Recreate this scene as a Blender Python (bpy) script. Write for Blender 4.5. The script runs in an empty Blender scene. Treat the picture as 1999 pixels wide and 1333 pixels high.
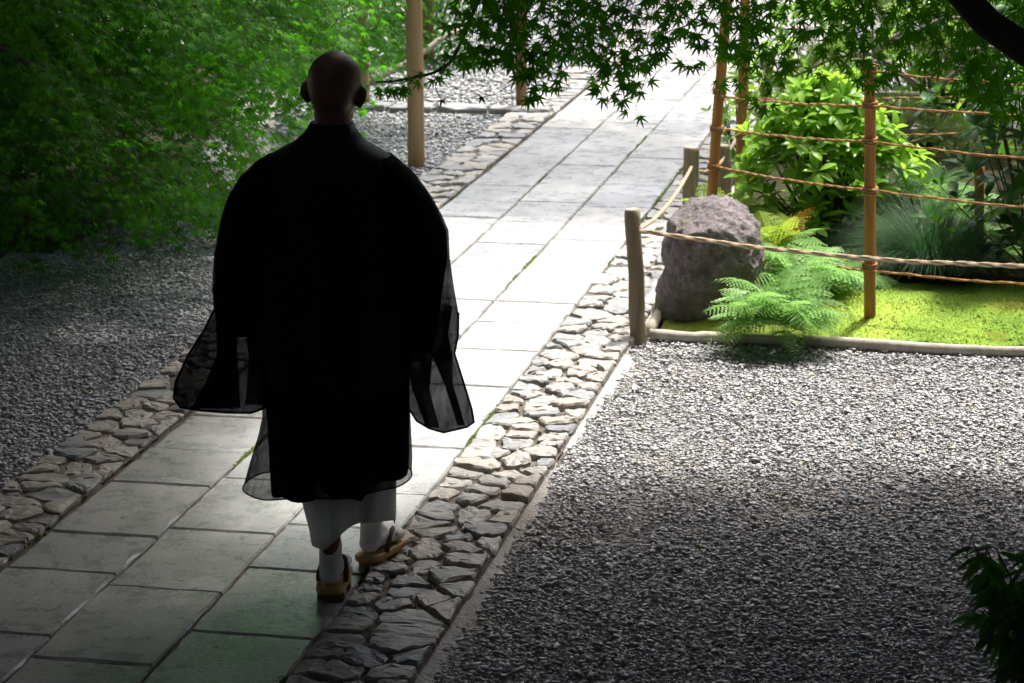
import bpy, bmesh, math, random
import numpy as np
from mathutils import Vector, Matrix, Euler, noise as mnoise

random.seed(7)
rng = np.random.default_rng(7)
sc = bpy.context.scene
COL = sc.collection

# ------------------------------------------------------------------ camera
CAM_H, FPX = 2.6, 5000.0
PITCH = math.atan(1193 / 5000)
cam_d = bpy.data.cameras.new('camera')
cam = bpy.data.objects.new('camera', cam_d)
COL.objects.link(cam)
cam.location = (0, 0, CAM_H)
cam.rotation_euler = (math.pi / 2 - PITCH, 0, 0)
cam_d.sensor_width = 36
cam_d.lens = FPX / 1999 * 36
cam_d.clip_end = 2000
cam_d.dof.use_dof = True
cam_d.dof.focus_distance = 8.0
cam_d.dof.aperture_fstop = 9.0
sc.camera = cam

# ------------------------------------------------------------------ sky, sun, exposure
SUN_AZ, SUN_EL = math.radians(30), math.radians(66)
w = bpy.data.worlds.new('World')
sc.world = w
w.use_nodes = True
nt = w.node_tree
sky = nt.nodes.new('ShaderNodeTexSky')
sky.sky_type = 'NISHITA'
sky.sun_disc = False
sky.sun_elevation = SUN_EL
sky.sun_rotation = SUN_AZ
sky.dust_density = 6.0
sky.ozone_density = 0.6
nt.links.new(sky.outputs[0], nt.nodes['Background'].inputs[0])
nt.nodes['Background'].inputs[1].default_value = 0.15
S = Vector((math.sin(SUN_AZ) * math.cos(SUN_EL), math.cos(SUN_AZ) * math.cos(SUN_EL), math.sin(SUN_EL)))
sd = bpy.data.lights.new('sun', 'SUN')
sd.energy = 3.0
sd.angle = math.radians(5.0)
sd.color = (1.0, 0.96, 0.89)
so = bpy.data.objects.new('sun', sd)
COL.objects.link(so)
so.rotation_euler = S.to_track_quat('Z', 'Y').to_euler()
so.location = (8, 12, 20)
vs = sc.view_settings
vs.view_transform = 'Standard'
vs.look = 'None'
vs.gamma = 1.0
vs.exposure = 1.4
vs.use_curve_mapping = False
sc.cycles.max_bounces = 8
sc.cycles.transparent_max_bounces = 16
sc.cycles.use_denoising = True

# ------------------------------------------------------------------ geometry helpers
PAZ = math.atan(999.5 / (FPX * math.cos(PITCH) + 1193 * math.sin(PITCH)))      # heading of the path
A2 = np.array([math.sin(PAZ), math.cos(PAZ)])
B2 = np.array([math.cos(PAZ), -math.sin(PAZ)])

def W(u, v, z=0.0):                       # path coordinates (along, across) to the world
    return Vector((u * A2[0] + v * B2[0], u * A2[1] + v * B2[1], z))

def ray(px, py):
    x, y = px - 999.5, 666.5 - py
    return Vector((x, FPX * math.cos(PITCH) + y * math.sin(PITCH), -FPX * math.sin(PITCH) + y * math.cos(PITCH)))

def G(px, py, z=0.0):                     # where a line of sight meets the level z
    r = ray(px, py)
    return Vector((0, 0, CAM_H)) + r * ((z - CAM_H) / r.z)

def PV(px, py, Y):                        # where it meets the upright plane y = Y
    r = ray(px, py)
    return Vector((0, 0, CAM_H)) + r * (Y / r.y)

def UV(px, py):
    g = G(px, py)
    return g.x * A2[0] + g.y * A2[1], g.x * B2[0] + g.y * B2[1]

def pix(P):                               # (N,3) world to photograph pixels, used to thin out what no view can see
    c, s = math.cos(PITCH), math.sin(PITCH)
    d = P[:, 1] * c - (P[:, 2] - CAM_H) * s
    up = P[:, 1] * s + (P[:, 2] - CAM_H) * c
    return 999.5 + FPX * P[:, 0] / d, 666.5 - FPX * up / d, d

_hash = np.random.default_rng(5).random(4096)
def vn(x, y, z=0.0):
    """smooth lattice noise on arrays, about -1..1"""
    x, y = np.asarray(x, float), np.asarray(y, float); z = np.zeros_like(x) + z
    i, j, k = np.floor(x).astype(int), np.floor(y).astype(int), np.floor(z).astype(int)
    f = [a - b for a, b in ((x, i), (y, j), (z, k))]; f = [t * t * (3 - 2 * t) for t in f]
    out = 0
    for a in (0, 1):
        for b in (0, 1):
            for c in (0, 1):
                h = _hash[((i + a) * 73 + (j + b) * 1013 + (k + c) * 2671) & 4095]
                out = out + h * (f[0] if a else 1 - f[0]) * (f[1] if b else 1 - f[1]) * (f[2] if c else 1 - f[2])
    return out * 2 - 1

def tag(o, label=None, cat=None, group=None, kind=None):
    if label: o['label'] = label
    if cat: o['category'] = cat
    if group: o['group'] = group
    if kind: o['kind'] = kind
    return o

def empty(name, loc, label=None, cat=None, group=None):
    o = bpy.data.objects.new(name, None)
    o.empty_display_size = 0.1
    COL.objects.link(o)
    o.location = loc
    return tag(o, label, cat, group)

def link(name, me, mat=None, parent=None, loc=(0, 0, 0)):
    if mat is not None and not me.materials:
        me.materials.append(mat)
    o = bpy.data.objects.new(name, me)
    COL.objects.link(o)
    o.location = loc
    if parent is not None:
        o.parent = parent
    return o

class MB:
    def __init__(self): self.v, self.f = [], []
    def add(self, vs, fs):
        k = len(self.v)
        self.v += [tuple(p) for p in vs]
        self.f += [tuple(i + k for i in f) for f in fs]
        return self
    def box(self, lo, hi):
        (a, b, c), (d, e, f) = lo, hi
        return self.add([(a,b,c),(d,b,c),(d,e,c),(a,e,c),(a,b,f),(d,b,f),(d,e,f),(a,e,f)],
                        [(0,3,2,1),(4,5,6,7),(0,1,5,4),(1,2,6,5),(2,3,7,6),(3,0,4,7)])
    def tube(self, pts, rad, n=8, cap=True, jit=0.0, twist=0.0, lobes=0, lob=0.0):
        pts = [Vector(p) for p in pts]
        m = len(pts)
        if not hasattr(rad, '__len__'): rad = [rad] * m
        t0 = (pts[1] - pts[0]).normalized()
        nrm = t0.orthogonal().normalized()
        vs, fs = [], []
        for i, p in enumerate(pts):
            t = (pts[min(i + 1, m - 1)] - pts[max(i - 1, 0)]).normalized()
            nrm = (nrm - t * nrm.dot(t)).normalized()
            b = t.cross(nrm)
            for k in range(n):
                a = 2 * math.pi * k / n
                r = rad[i] * (1 + random.uniform(-jit, jit))
                if lobes: r *= 1 + lob * math.cos(lobes * a + twist * i)
                vs.append(p + (nrm * math.cos(a) + b * math.sin(a)) * r)
        for i in range(m - 1):
            for k in range(n):
                fs.append((i*n+k, i*n+(k+1) % n, (i+1)*n+(k+1) % n, (i+1)*n+k))
        if cap:
            fs.append(tuple(range(n))[::-1])
            fs.append(tuple((m-1)*n + k for k in range(n)))
        return self.add(vs, fs)
    def loft(self, rings, cap0=True, cap1=True):
        n = len(rings[0])
        vs = [p for r in rings for p in r]
        fs = []
        for i in range(len(rings) - 1):
            for k in range(n):
                fs.append((i*n+k, i*n+(k+1) % n, (i+1)*n+(k+1) % n, (i+1)*n+k))
        if cap0: fs.append(tuple(range(n))[::-1])
        if cap1: fs.append(tuple((len(rings)-1)*n + k for k in range(n)))
        return self.add(vs, fs)
    def mesh(self, name, off=(0, 0, 0), smooth=False):
        me = bpy.data.meshes.new(name)
        o = Vector(off)
        me.from_pydata([tuple(Vector(p) - o) for p in self.v], [], self.f)
        if smooth:
            me.polygons.foreach_set('use_smooth', [True] * len(me.polygons))
        me.update()
        return me
    def build(self, name, mat, parent=None, smooth=False, origin=None):
        base = Vector((0, 0, 0))
        if parent is not None:
            q = parent
            while q is not None:
                base += q.location
                q = q.parent
        org = Vector(origin) if origin is not None else base
        o = link(name, self.mesh(name, org, smooth), mat, parent, org - base)
        return o

def np_mesh(name, V, T, rnd=None, mat=None, smooth=False):
    """big triangle mesh from arrays; rnd = one value per triangle"""
    me = bpy.data.meshes.new(name)
    V = np.ascontiguousarray(V, dtype=np.float32)
    T = np.ascontiguousarray(T, dtype=np.int32)
    k = T.shape[1]
    me.vertices.add(len(V)); me.vertices.foreach_set('co', V.ravel())
    me.loops.add(T.size); me.loops.foreach_set('vertex_index', T.ravel())
    me.polygons.add(len(T))
    me.polygons.foreach_set('loop_start', np.arange(0, T.size, k, dtype=np.int32))
    if smooth: me.polygons.foreach_set('use_smooth', np.ones(len(T), dtype=bool))
    me.update(calc_edges=True)
    if rnd is not None:
        at = me.attributes.new('rnd', 'FLOAT', 'FACE')
        at.data.foreach_set('value', np.ascontiguousarray(rnd, dtype=np.float32))
    if mat: me.materials.append(mat)
    return me

def scatter(tv, tt, P, R, s):
    """copies of a template (tv verts, tt faces) at P with rotations R and scales s, one array"""
    N, K = len(P), len(tv)
    s = np.asarray(s)
    sv = tv[None, :, :] * (s[:, None, None] if s.ndim == 1 else s[:, None, :])
    V = np.einsum('nij,nkj->nki', R, sv) + P[:, None, :]
    T = tt[None, :, :] + (np.arange(N) * K)[:, None, None]
    return V.reshape(-1, 3), T.reshape(-1, tt.shape[1])

def frames(tip, nrm):
    """rotation matrices with +Y along tip and +Z as near nrm as possible"""
    Y = tip / np.linalg.norm(tip, axis=1, keepdims=True)
    Z = nrm - Y * np.sum(nrm * Y, axis=1, keepdims=True)
    Z /= np.linalg.norm(Z, axis=1, keepdims=True) + 1e-9
    X = np.cross(Y, Z)
    return np.stack([X, Y, Z], axis=2)

def mat4(P, R, s):
    M = Matrix([[R[0][0], R[0][1], R[0][2]], [R[1][0], R[1][1], R[1][2]], [R[2][0], R[2][1], R[2][2]]]).to_4x4()
    return Matrix.Translation(P) @ M @ Matrix.Scale(s, 4)

# ------------------------------------------------------------------ materials
class NT:
    def __init__(self, name):
        self.m = bpy.data.materials.new(name); self.m.use_nodes = True
        self.t = self.m.node_tree; self.t.nodes.clear()
        self.out = self.n('OutputMaterial')
    def n(self, typ, **kw):
        x = self.t.nodes.new('ShaderNode' + typ)
        for k, v in kw.items(): setattr(x, k, v)
        return x
    def l(self, a, b): self.t.links.new(a, b)
    def coord(self, scale=(1, 1, 1), obj=True):
        tc = self.n('TexCoord'); mp = self.n('Mapping')
        mp.inputs['Scale'].default_value = scale
        self.l(tc.outputs['Object' if obj else 'Generated'], mp.inputs[0])
        if obj:
            oi = self.n('ObjectInfo')
            mu = self.n('VectorMath', operation='MULTIPLY_ADD')
            cb = self.n('CombineXYZ')
            for i in range(3): self.l(oi.outputs['Random'], cb.inputs[i])
            self.l(cb.outputs[0], mu.inputs[0]); mu.inputs[1].default_value = (37, 91, 53)
            self.l(mp.outputs[0], mu.inputs[2])
            return mu.outputs[0]
        return mp.outputs[0]
    def noise(self, vec, scale, detail=4, rough=0.55, dist=0.0):
        x = self.n('TexNoise'); self.l(vec, x.inputs['Vector'])
        x.inputs['Scale'].default_value = scale; x.inputs['Detail'].default_value = detail
        x.inputs['Roughness'].default_value = rough; x.inputs['Distortion'].default_value = dist
        return x.outputs['Fac']
    def ramp(self, fac, stops):
        x = self.n('ValToRGB'); self.l(fac, x.inputs[0])
        e = x.color_ramp.elements
        while len(e) < len(stops): e.new(0.5)
        for i, (p, c) in enumerate(stops):
            e[i].position = p; e[i].color = (*c, 1) if len(c) == 3 else c
        return x.outputs[0]
    def mix(self, fac, a, b, mode='MIX'):
        x = self.n('Mix', data_type='RGBA', blend_type=mode)
        for s, v in ((x.inputs[0], fac), (x.inputs[6], a), (x.inputs[7], b)):
            if hasattr(v, 'is_linked'): self.l(v, s)
            elif isinstance(v, (int, float)): s.default_value = v
            else: s.default_value = (*v, 1)
        return x.outputs[2]
    def math(self, op, a, b=0.0):
        x = self.n('Math', operation=op)
        for s, v in ((x.inputs[0], a), (x.inputs[1], b)):
            if hasattr(v, 'is_linked'): self.l(v, s)
            else: s.default_value = v
        return x.outputs[0]
    def bump(self, h, dist, strength=1.0):
        x = self.n('Bump'); self.l(h, x.inputs['Height'])
        x.inputs['Distance'].default_value = dist; x.inputs['Strength'].default_value = strength
        return x.outputs[0]
    def pbr(self, col, rough=0.7, normal=None, spec=0.4):
        p = self.n('BsdfPrincipled')
        for s, v in ((p.inputs['Base Color'], col), (p.inputs['Roughness'], rough)):
            if hasattr(v, 'is_linked'): self.l(v, s)
            elif isinstance(v, (int, float)): s.default_value = v
            else: s.default_value = (*v, 1)
        p.inputs['Specular IOR Level'].default_value = spec
        if normal is not None: self.l(normal, p.inputs['Normal'])
        self.l(p.outputs[0], self.out.inputs[0])
        return p

M = {}

def mk_slab():
    t = NT('granite_slab'); c = t.coord(); oi = t.n('ObjectInfo')
    tint = t.ramp(oi.outputs['Random'], [(0, (.355, .36, .375)), (.3, (.41, .41, .405)), (.55, (.30, .315, .34)), (.8, (.42, .415, .405)), (1, (.36, .365, .375))])
    n1 = t.noise(c, 9, 6, .65)
    n2 = t.noise(c, 160, 3, .7)
    n3 = t.noise(t.coord((42, 150, 42)), 1.0, 3, .6)
    col = t.mix(t.ramp(n1, [(.3, (0, 0, 0)), (.7, (1, 1, 1))]), t.mix(1, tint, (.72, .73, .745), 'MULTIPLY'), t.mix(1, tint, (1.08, 1.07, 1.05), 'MULTIPLY'))
    sp = t.ramp(n2, [(.36, (.62, .62, .62)), (.5, (1, 1, 1)), (.68, (1.15, 1.14, 1.12))])
    col = t.mix(.8, col, sp, 'MULTIPLY')
    pit = t.ramp(n3, [(.60, (1, 1, 1)), (.70, (.45, .46, .46))])
    col = t.mix(.75, col, pit, 'MULTIPLY')
    hh = t.math('ADD', t.math('MULTIPLY', n2, .35), t.math('SUBTRACT', t.math('MULTIPLY', n1, 1.6), t.math('MULTIPLY', t.ramp(n3, [(.58, (0, 0, 0)), (.72, (1, 1, 1))]), .8)))
    rg = t.ramp(n1, [(.3, (.2,) * 3), (.7, (.40,) * 3)])
    t.pbr(col, rg, t.bump(hh, .003, .6), .75)
    return t.m

def mk_flag():
    t = NT('edging_stone'); c = t.coord(); oi = t.n('ObjectInfo')
    tint = t.ramp(oi.outputs['Random'], [(0, (.20, .215, .24)), (.22, (.30, .31, .32)), (.38, (.38, .355, .32)), (.55, (.25, .265, .285)), (.7, (.40, .36, .31)), (.85, (.33, .335, .335)), (1, (.46, .44, .41))])
    n1 = t.noise(t.coord((6, 14, 30)), 1, 6, .65, .6)
    n2 = t.noise(c, 60, 5, .7)
    col = t.mix(t.ramp(n1, [(.3, (0, 0, 0)), (.68, (1, 1, 1))]), t.mix(1, tint, (.55, .56, .58), 'MULTIPLY'), t.mix(1, tint, (1.12, 1.08, 1.02), 'MULTIPLY'))
    col = t.mix(.6, col, t.ramp(n2, [(.35, (.6, .6, .62)), (.6, (1.05, 1.05, 1.05))]), 'MULTIPLY')
    hh = t.math('ADD', t.math('MULTIPLY', n1, 1.5), t.math('MULTIPLY', n2, .5))
    t.pbr(col, t.ramp(n2, [(.3, (.38,) * 3), (.7, (.62,) * 3)]), t.bump(hh, .007, .9), .5)
    return t.m

def mk_rnd(name, stops, rough=.75, bscale=120, bdist=.002, spec=.4):
    """colour by the piece's own value"""
    t = NT(name); a = t.n('Attribute', attribute_name='rnd')
    tc = t.n('TexCoord')
    n = t.noise(tc.outputs['Object'], bscale, 3, .6)
    col = t.mix(.5, t.ramp(a.outputs['Fac'], stops), t.ramp(n, [(.3, (.65,) * 3), (.7, (1.15,) * 3)]), 'MULTIPLY')
    t.pbr(col, rough, t.bump(n, bdist, .6), spec)
    return t.m

def mk_leaf(name, dark, light, trans, gloss=.35, tfac=.5, spec=.16):
    t = NT(name); a = t.n('Attribute', attribute_name='rnd')
    col = t.ramp(a.outputs['Fac'], [(0, dark), (.75, light), (1, tuple(min(1, x * 1.25) for x in light))])
    tcol = t.mix(1, t.ramp(a.outputs['Fac'], [(0, (.75, .8, .7)), (1, (1.1, 1.05, 1.0))]), trans, 'MULTIPLY')
    p = t.pbr(col, gloss, None, spec)
    tr = t.n('BsdfTranslucent'); t.l(tcol, tr.inputs[0])
    mx = t.n('MixShader'); mx.inputs[0].default_value = tfac
    t.l(p.outputs[0], mx.inputs[1]); t.l(tr.outputs[0], mx.inputs[2])
    t.l(mx.outputs[0], t.out.inputs[0])
    return t.m

def mk_wood(name, c0, c1, crack=(.05, .035, .02), rough=.75, stretch=(30, 30, 2.2)):
    t = NT(name); c = t.coord(stretch); oi = t.n('ObjectInfo')
    n1 = t.noise(c, 1, 5, .6, .4)
    n2 = t.noise(t.coord((70, 70, 3)), 1, 4, .65)
    n3 = t.noise(t.coord((4, 4, 1.6)), 1, 3, .6)
    col = t.mix(t.ramp(n1, [(.3, (0, 0, 0)), (.7, (1, 1, 1))]), c0, c1)
    col = t.mix(t.ramp(n2, [(.66, (0, 0, 0)), (.76, (.85, .85, .85))]), col, crack)
    col = t.mix(.6, col, t.ramp(n3, [(.3, (.55, .53, .5)), (.65, (1.1, 1.1, 1.1))]), 'MULTIPLY')
    t.pbr(col, rough, t.bump(t.math('SUBTRACT', n1, t.math('MULTIPLY', n2, .6)), .003, .8), .3)
    return t.m

def mk_ground():
    t = NT('grit_ground'); tc = t.n('TexCoord'); o = tc.outputs['Object']
    n1 = t.noise(o, 70, 4, .75); n2 = t.noise(o, 1.3, 4, .6); v = t.n('TexVoronoi'); t.l(o, v.inputs['Vector']); v.inputs['Scale'].default_value = 55
    col = t.ramp(v.outputs['Color'], [(0, (.20, .20, .205)), (.5, (.28, .28, .285)), (1, (.38, .38, .38))])
    col = t.mix(t.ramp(n2, [(.45, (0, 0, 0)), (.62, (.8, .8, .8))]), col, (.33, .30, .25))
    t.pbr(col, .85, t.bump(t.math('ADD', t.math('MULTIPLY', v.outputs['Distance'], -1.0), n1), .012, .9), .3)
    return t.m

def mk_soil(name, a, b, c, scale=18):
    t = NT(name); tc = t.n('TexCoord'); o = tc.outputs['Object']
    n1 = t.noise(o, scale, 6, .7); n2 = t.noise(o, scale * 9, 4, .7)
    col = t.mix(.6, t.ramp(n1, [(.3, a), (.5, b), (.72, c)]), t.ramp(n2, [(.3, (.55,) * 3), (.7, (1.2,) * 3)]), 'MULTIPLY')
    t.pbr(col, .95, t.bump(t.math('ADD', n1, n2), .012, 1), .2)
    return t.m

def mk_plain(name, col, rough=.7, scale=60, amt=.35, bd=.002, spec=.4):
    t = NT(name); c = t.coord()
    n = t.noise(c, scale, 5, .6)
    cc = t.mix(amt, col, t.mix(1, t.ramp(n, [(.3, (.5,) * 3), (.7, (1.25,) * 3)]), col, 'MULTIPLY'))
    t.pbr(cc, rough, t.bump(n, bd, .6), spec)
    return t.m

def mk_gauze():
    t = NT('black_gauze'); tc = t.n('TexCoord')
    mp = t.n('Mapping'); mp.inputs['Scale'].default_value = (26, 26, 5); t.l(tc.outputs['Object'], mp.inputs[0])
    wv = t.noise(mp.outputs[0], 1, 4, .6, .6)
    d = t.n('BsdfDiffuse'); d.inputs[0].default_value = (.012, .012, .014, 1)
    tr = t.n('BsdfTransparent'); tr.inputs[0].default_value = (.93, .93, .95, 1)
    mx = t.n('MixShader')
    t.l(t.ramp(wv, [(.32, (.66,) * 3), (.5, (.76,) * 3), (.68, (.93,) * 3)]), mx.inputs[0])
    t.l(tr.outputs[0], mx.inputs[1]); t.l(d.outputs[0], mx.inputs[2])
    t.l(mx.outputs[0], t.out.inputs[0])
    return t.m

def mk_boulder():
    t = NT('boulder_rock'); tc = t.n('TexCoord'); o = tc.outputs['Object']
    n1 = t.noise(o, 5, 7, .68, .5); n2 = t.noise(o, 26, 6, .72, .3); n3 = t.noise(o, 110, 3, .7)
    col = t.ramp(n1, [(.3, (.13, .112, .125)), (.5, (.26, .23, .25)), (.7, (.38, .345, .36))])
    col = t.mix(.7, col, t.ramp(n2, [(.32, (.4, .38, .38)), (.6, (1.15, 1.12, 1.12))]), 'MULTIPLY')
    n4 = t.noise(o, 3.3, 5, .7, .8)
    col = t.mix(t.ramp(n4, [(.64, (0, 0, 0)), (.7, (.7, .7, .7))]), col, (.42, .40, .39))
    n5 = t.noise(o, 7, 4, .6)
    sx = t.n('SeparateXYZ'); t.l(o, sx.inputs[0])
    low = t.ramp(t.math('ADD', sx.outputs[0], .2), [(.0, (1, 1, 1)), (.14, (0, 0, 0))])
    mossm = t.mix(1, t.ramp(n5, [(.52, (0, 0, 0)), (.62, (.9, .9, .9))]), low, 'MULTIPLY')
    col = t.mix(mossm, col, (.13, .12, .03))
    hh = t.math('ADD', t.math('ADD', n2, t.math('MULTIPLY', n1, 1.6)), t.math('MULTIPLY', n3, .25))
    t.pbr(col, .55, t.bump(hh, .045, 1.0), .5)
    return t.m

M['slab'] = mk_slab()
M['flag'] = mk_flag()
M['ground'] = mk_ground()
M['gravel'] = mk_rnd('gravel_chip', [(0, (.235, .245, .262)), (.35, (.335, .345, .365)), (.7, (.43, .44, .46)), (.93, (.53, .54, .555)), (.96, (.42, .36, .28)), (1, (.46, .36, .23))], .6, 160, .001, .5)
M['joint'] = mk_soil('joint_soil', (.08, .07, .055), (.17, .15, .125), (.27, .25, .22), 14)
M['mortar'] = mk_soil('lime_mortar', (.34, .33, .31), (.46, .45, .43), (.55, .54, .52), 7)
M['moss_ground'] = mk_soil('moss_ground', (.05, .075, .008), (.14, .19, .02), (.20, .23, .035), 7)
M['bed'] = mk_soil('leaf_mould', (.018, .016, .010), (.04, .036, .018), (.06, .075, .015), 6)
M['moss'] = mk_rnd('moss_tuft', [(0, (.07, .15, .012)), (.5, (.17, .28, .03)), (.85, (.28, .37, .05)), (1, (.32, .26, .06))], .85, 90, .001, .2)
M['joint_moss'] = mk_rnd('joint_moss', [(0, (.02, .045, .006)), (.5, (.055, .09, .015)), (1, (.12, .15, .04))], .9, 90, .001, .2)
M['maple'] = mk_leaf('maple_leaf', (.014, .065, .005), (.04, .15, .009), (.11, .42, .010), .55, .48, .09)
M['evergreen'] = mk_leaf('shade_canopy_leaf', (.014, .032, .010), (.03, .06, .018), (.03, .07, .012), .4, .12)  # dark, nearly opaque leaf shared by the added shade trees and hedges
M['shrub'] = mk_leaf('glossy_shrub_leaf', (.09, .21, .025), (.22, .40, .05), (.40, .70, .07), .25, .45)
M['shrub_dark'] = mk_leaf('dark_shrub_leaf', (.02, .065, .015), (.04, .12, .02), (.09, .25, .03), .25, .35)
M['fern'] = mk_leaf('fern_green', (.13, .27, .07), (.26, .46, .15), (.34, .62, .18), .42, .42)
M['fern_yellow'] = mk_leaf('fern_yellow', (.14, .24, .03), (.26, .36, .05), (.42, .58, .08), .5, .45)
M['fern_rust'] = mk_leaf('fern_rust', (.26, .14, .02), (.42, .24, .03), (.6, .38, .05), .5, .4)
M['grass'] = mk_leaf('lilyturf_blade', (.025, .06, .028), (.075, .14, .075), (.08, .2, .07), .4, .3)
M['pine'] = mk_leaf('pine_needle', (.03, .06, .015), (.10, .14, .04), (.14, .22, .05), .5, .3)
M['bark'] = mk_wood('maple_bark', (.035, .028, .022), (.085, .07, .055), (.015, .012, .01), .85, (20, 20, 4))
M['palebark'] = mk_wood('pale_bark', (.18, .16, .14), (.36, .33, .30), (.08, .07, .06), .85, (20, 20, 4))
M['cedar'] = mk_wood('cedar_pole', (.34, .215, .10), (.52, .36, .19), (.17, .10, .05), .7)
M['cedar_brown'] = mk_wood('brown_pole', (.17, .09, .045), (.30, .17, .09), (.07, .04, .02), .7)
M['stake'] = mk_wood('fence_stake', (.30, .135, .04), (.52, .27, .08), (.10, .05, .02), .7)
M['grey_wood'] = mk_wood('weathered_post', (.16, .125, .08), (.33, .275, .19), (.05, .04, .03), .85)
M['log'] = mk_wood('bleached_log', (.34, .31, .26), (.52, .49, .43), (.16, .13, .1), .85, (30, 30, 30))
M['prop'] = mk_wood('pale_prop', (.18, .16, .13), (.30, .27, .22), (.10, .08, .06), .8)
M['rope'] = mk_plain('straw_rope', (.46, .36, .25), .9, 220, .6, .004, .1)
M['rope_dark'] = mk_plain('palm_rope', (.37, .20, .09), .9, 220, .6, .004, .1)
M['boulder'] = mk_boulder()
M['robe'] = mk_plain('black_robe', (.0055, .0055, .0068), .6, 300, .4, .001, .1)
M['gauze'] = mk_gauze()
M['under'] = mk_plain('white_linen', (.66, .68, .64), .85, 200, .2, .001, .15)
M['sock'] = mk_plain('white_sock', (.78, .79, .80), .85, 240, .2, .001, .15)
M['geta'] = mk_wood('sandal_wood', (.42, .26, .11), (.58, .38, .18), (.25, .14, .06), .55, (60, 6, 60))
M['strap'] = mk_plain('brown_cord', (.12, .07, .045), .8, 150, .5, .002, .2)
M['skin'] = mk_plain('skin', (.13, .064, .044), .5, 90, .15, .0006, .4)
M['dry'] = mk_plain('dry_leaf', (.32, .20, .06), .7, 60, .5, .002, .3)
M['gate_wood'] = mk_wood('gate_timber', (.05, .035, .025), (.10, .07, .05), (.02, .015, .01), .8)
M['tile'] = mk_plain('roof_tile', (.06, .062, .065), .5, 8, .4, .002)
M['plaster'] = mk_plain('gate_plaster', (.07, .06, .05), .9, 3, .3, .002)

# ------------------------------------------------------------------ leaf templates
def maple_template(hi=True):
    ang = [-122, -80, -40, 0, 40, 80, 122]
    ln = [.20, .40, .53, .60, .53, .40, .20]
    vs = [(0, 0, 0)]; fs = []
    def pt(a, r, droop=1.0):
        a = math.radians(a)
        return (r * math.sin(a), r * math.cos(a), -.28 * r * r * droop)
    notch = [(-150, .05)] + [((ang[i] + ang[i + 1]) / 2, .165 if 0 < i < 5 else .12) for i in range(6)] + [(150, .05)]
    ni = []
    for a, r in notch:
        ni.append(len(vs)); x = pt(a, r); vs.append((x[0], x[1], x[2] - .012))
    for i, (a, l) in enumerate(zip(ang, ln)):
        if hi:
            k = len(vs); dw = math.degrees(math.atan(.155))
            vs.append(pt(a - dw, l * .56)); vs.append(pt(a, l)); vs.append(pt(a + dw, l * .56))
            fs += [(0, ni[i + 1], k + 2), (0, k + 2, k), (k, k + 2, k + 1), (0, k, ni[i])]
        else:
            k = len(vs); vs.append(pt(a, l))
            fs += [(ni[i], ni[i + 1], k) if False else (k, ni[i], ni[i + 1]), (0, ni[i + 1], ni[i])]
    if hi:
        k = len(vs)
        vs += [(-.008, 0, 0), (.008, 0, 0), (.008, -.42, .05), (-.008, -.42, .05)]
        fs += [(k, k + 1, k + 2), (k, k + 2, k + 3)]
    return np.array(vs, float), np.array(fs)

def oval_template():
    st = [(0, 0), (.18, .13), (.42, .22), (.68, .19), (.88, .09), (1, 0)]
    vs = []; fs = []
    for y, w in st:
        z = .12 * y - .28 * y * y
        vs.append((0, y, z))
    L = []; Rr = []
    for i in range(1, 5):
        y, w = st[i]; z = .12 * y - .28 * y * y
        L.append(len(vs)); vs.append((-w, y, z + .25 * w))
        Rr.append(len(vs)); vs.append((w, y, z + .25 * w))
    for S_, sg in ((L, 0), (Rr, 1)):
        q = [(0, 1, S_[0])] + [(i, i + 1, S_[i]) for i in range(1, 4)] + [(i, S_[i], S_[i - 1]) for i in range(1, 4)] + [(4, 5, S_[3])]
        fs += [(a, b, c) if sg == 0 else (a, c, b) for a, b, c in q]
    return np.array(vs, float), np.array(fs)

MAP_HI = maple_template(True)
MAP_LO = maple_template(False)
OVAL = oval_template()

def single_meshes(name, tpl, mat, n=6):
    return [np_mesh(name, tpl[0], tpl[1], np.full(len(tpl[1]), (i + .5) / n), mat) for i in range(n)]

def place_leaves(root, tpl, mat, P, R, s, cap=300, part='leaf', bulk='foliage', score=None, bulk_tpl=None):
    """the leaves that show largest become parts of their own, the rest one mass"""
    N = len(P)
    if score is None: score = np.asarray(s)
    order = np.argsort(-score)
    top, rest = order[:cap], order[cap:]
    ms = single_meshes(part, tpl, mat)
    base = root.location
    for i in top:
        o = bpy.data.objects.new(part, ms[random.randrange(len(ms))])
        COL.objects.link(o); o.parent = root
        o.matrix_basis = mat4(Vector(P[i]) - base, R[i], float(s[i]))
    k = int(len(rest) * .42) if bulk_tpl else len(rest)
    for idx, tp in ((rest[:k], tpl), (rest[k:], bulk_tpl)):
        if not len(idx): continue
        V, T = scatter(tp[0], tp[1], P[idx] - np.array(base)[None, :], R[idx], np.asarray(s)[idx])
        me = np_mesh(bulk, V, T, np.repeat(rng.random(len(idx)), len(tp[1])), mat)
        tag(link(bulk, me, None, root), kind='stuff')

def jitter_dirs(d, amt):
    x = d + rng.normal(0, amt, d.shape)
    return x / np.linalg.norm(x, axis=1, keepdims=True)

# ================================================================== SETTING
# ground
gm = MB()
gm.add([(-300, -120, -.03), (300, -120, -.03), (300, 500, -.03), (-300, 500, -.03)], [(0, 1, 2, 3)])
ground = tag(gm.build('ground', M['ground']), 'dark grit ground under the loose gravel', kind='structure')

# path -------------------------------------------------------------
C0, C1, C2, C3 = -3.08, -2.70, -2.32, -1.925
U0, U1 = 4.6, 34.0
pb = MB()
def strip(mb, u0, u1, v0, v1, z):
    mb.add([W(u0, v0, z), W(u1, v0, z), W(u1, v1, z), W(u0, v1, z)], [(0, 3, 2, 1)])
strip(pb, U0, U1, -3.42, -1.55, -.012)
path = tag(pb.build('path', M['joint']), 'stone path bed with earth showing between its slabs', kind='structure')

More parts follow.
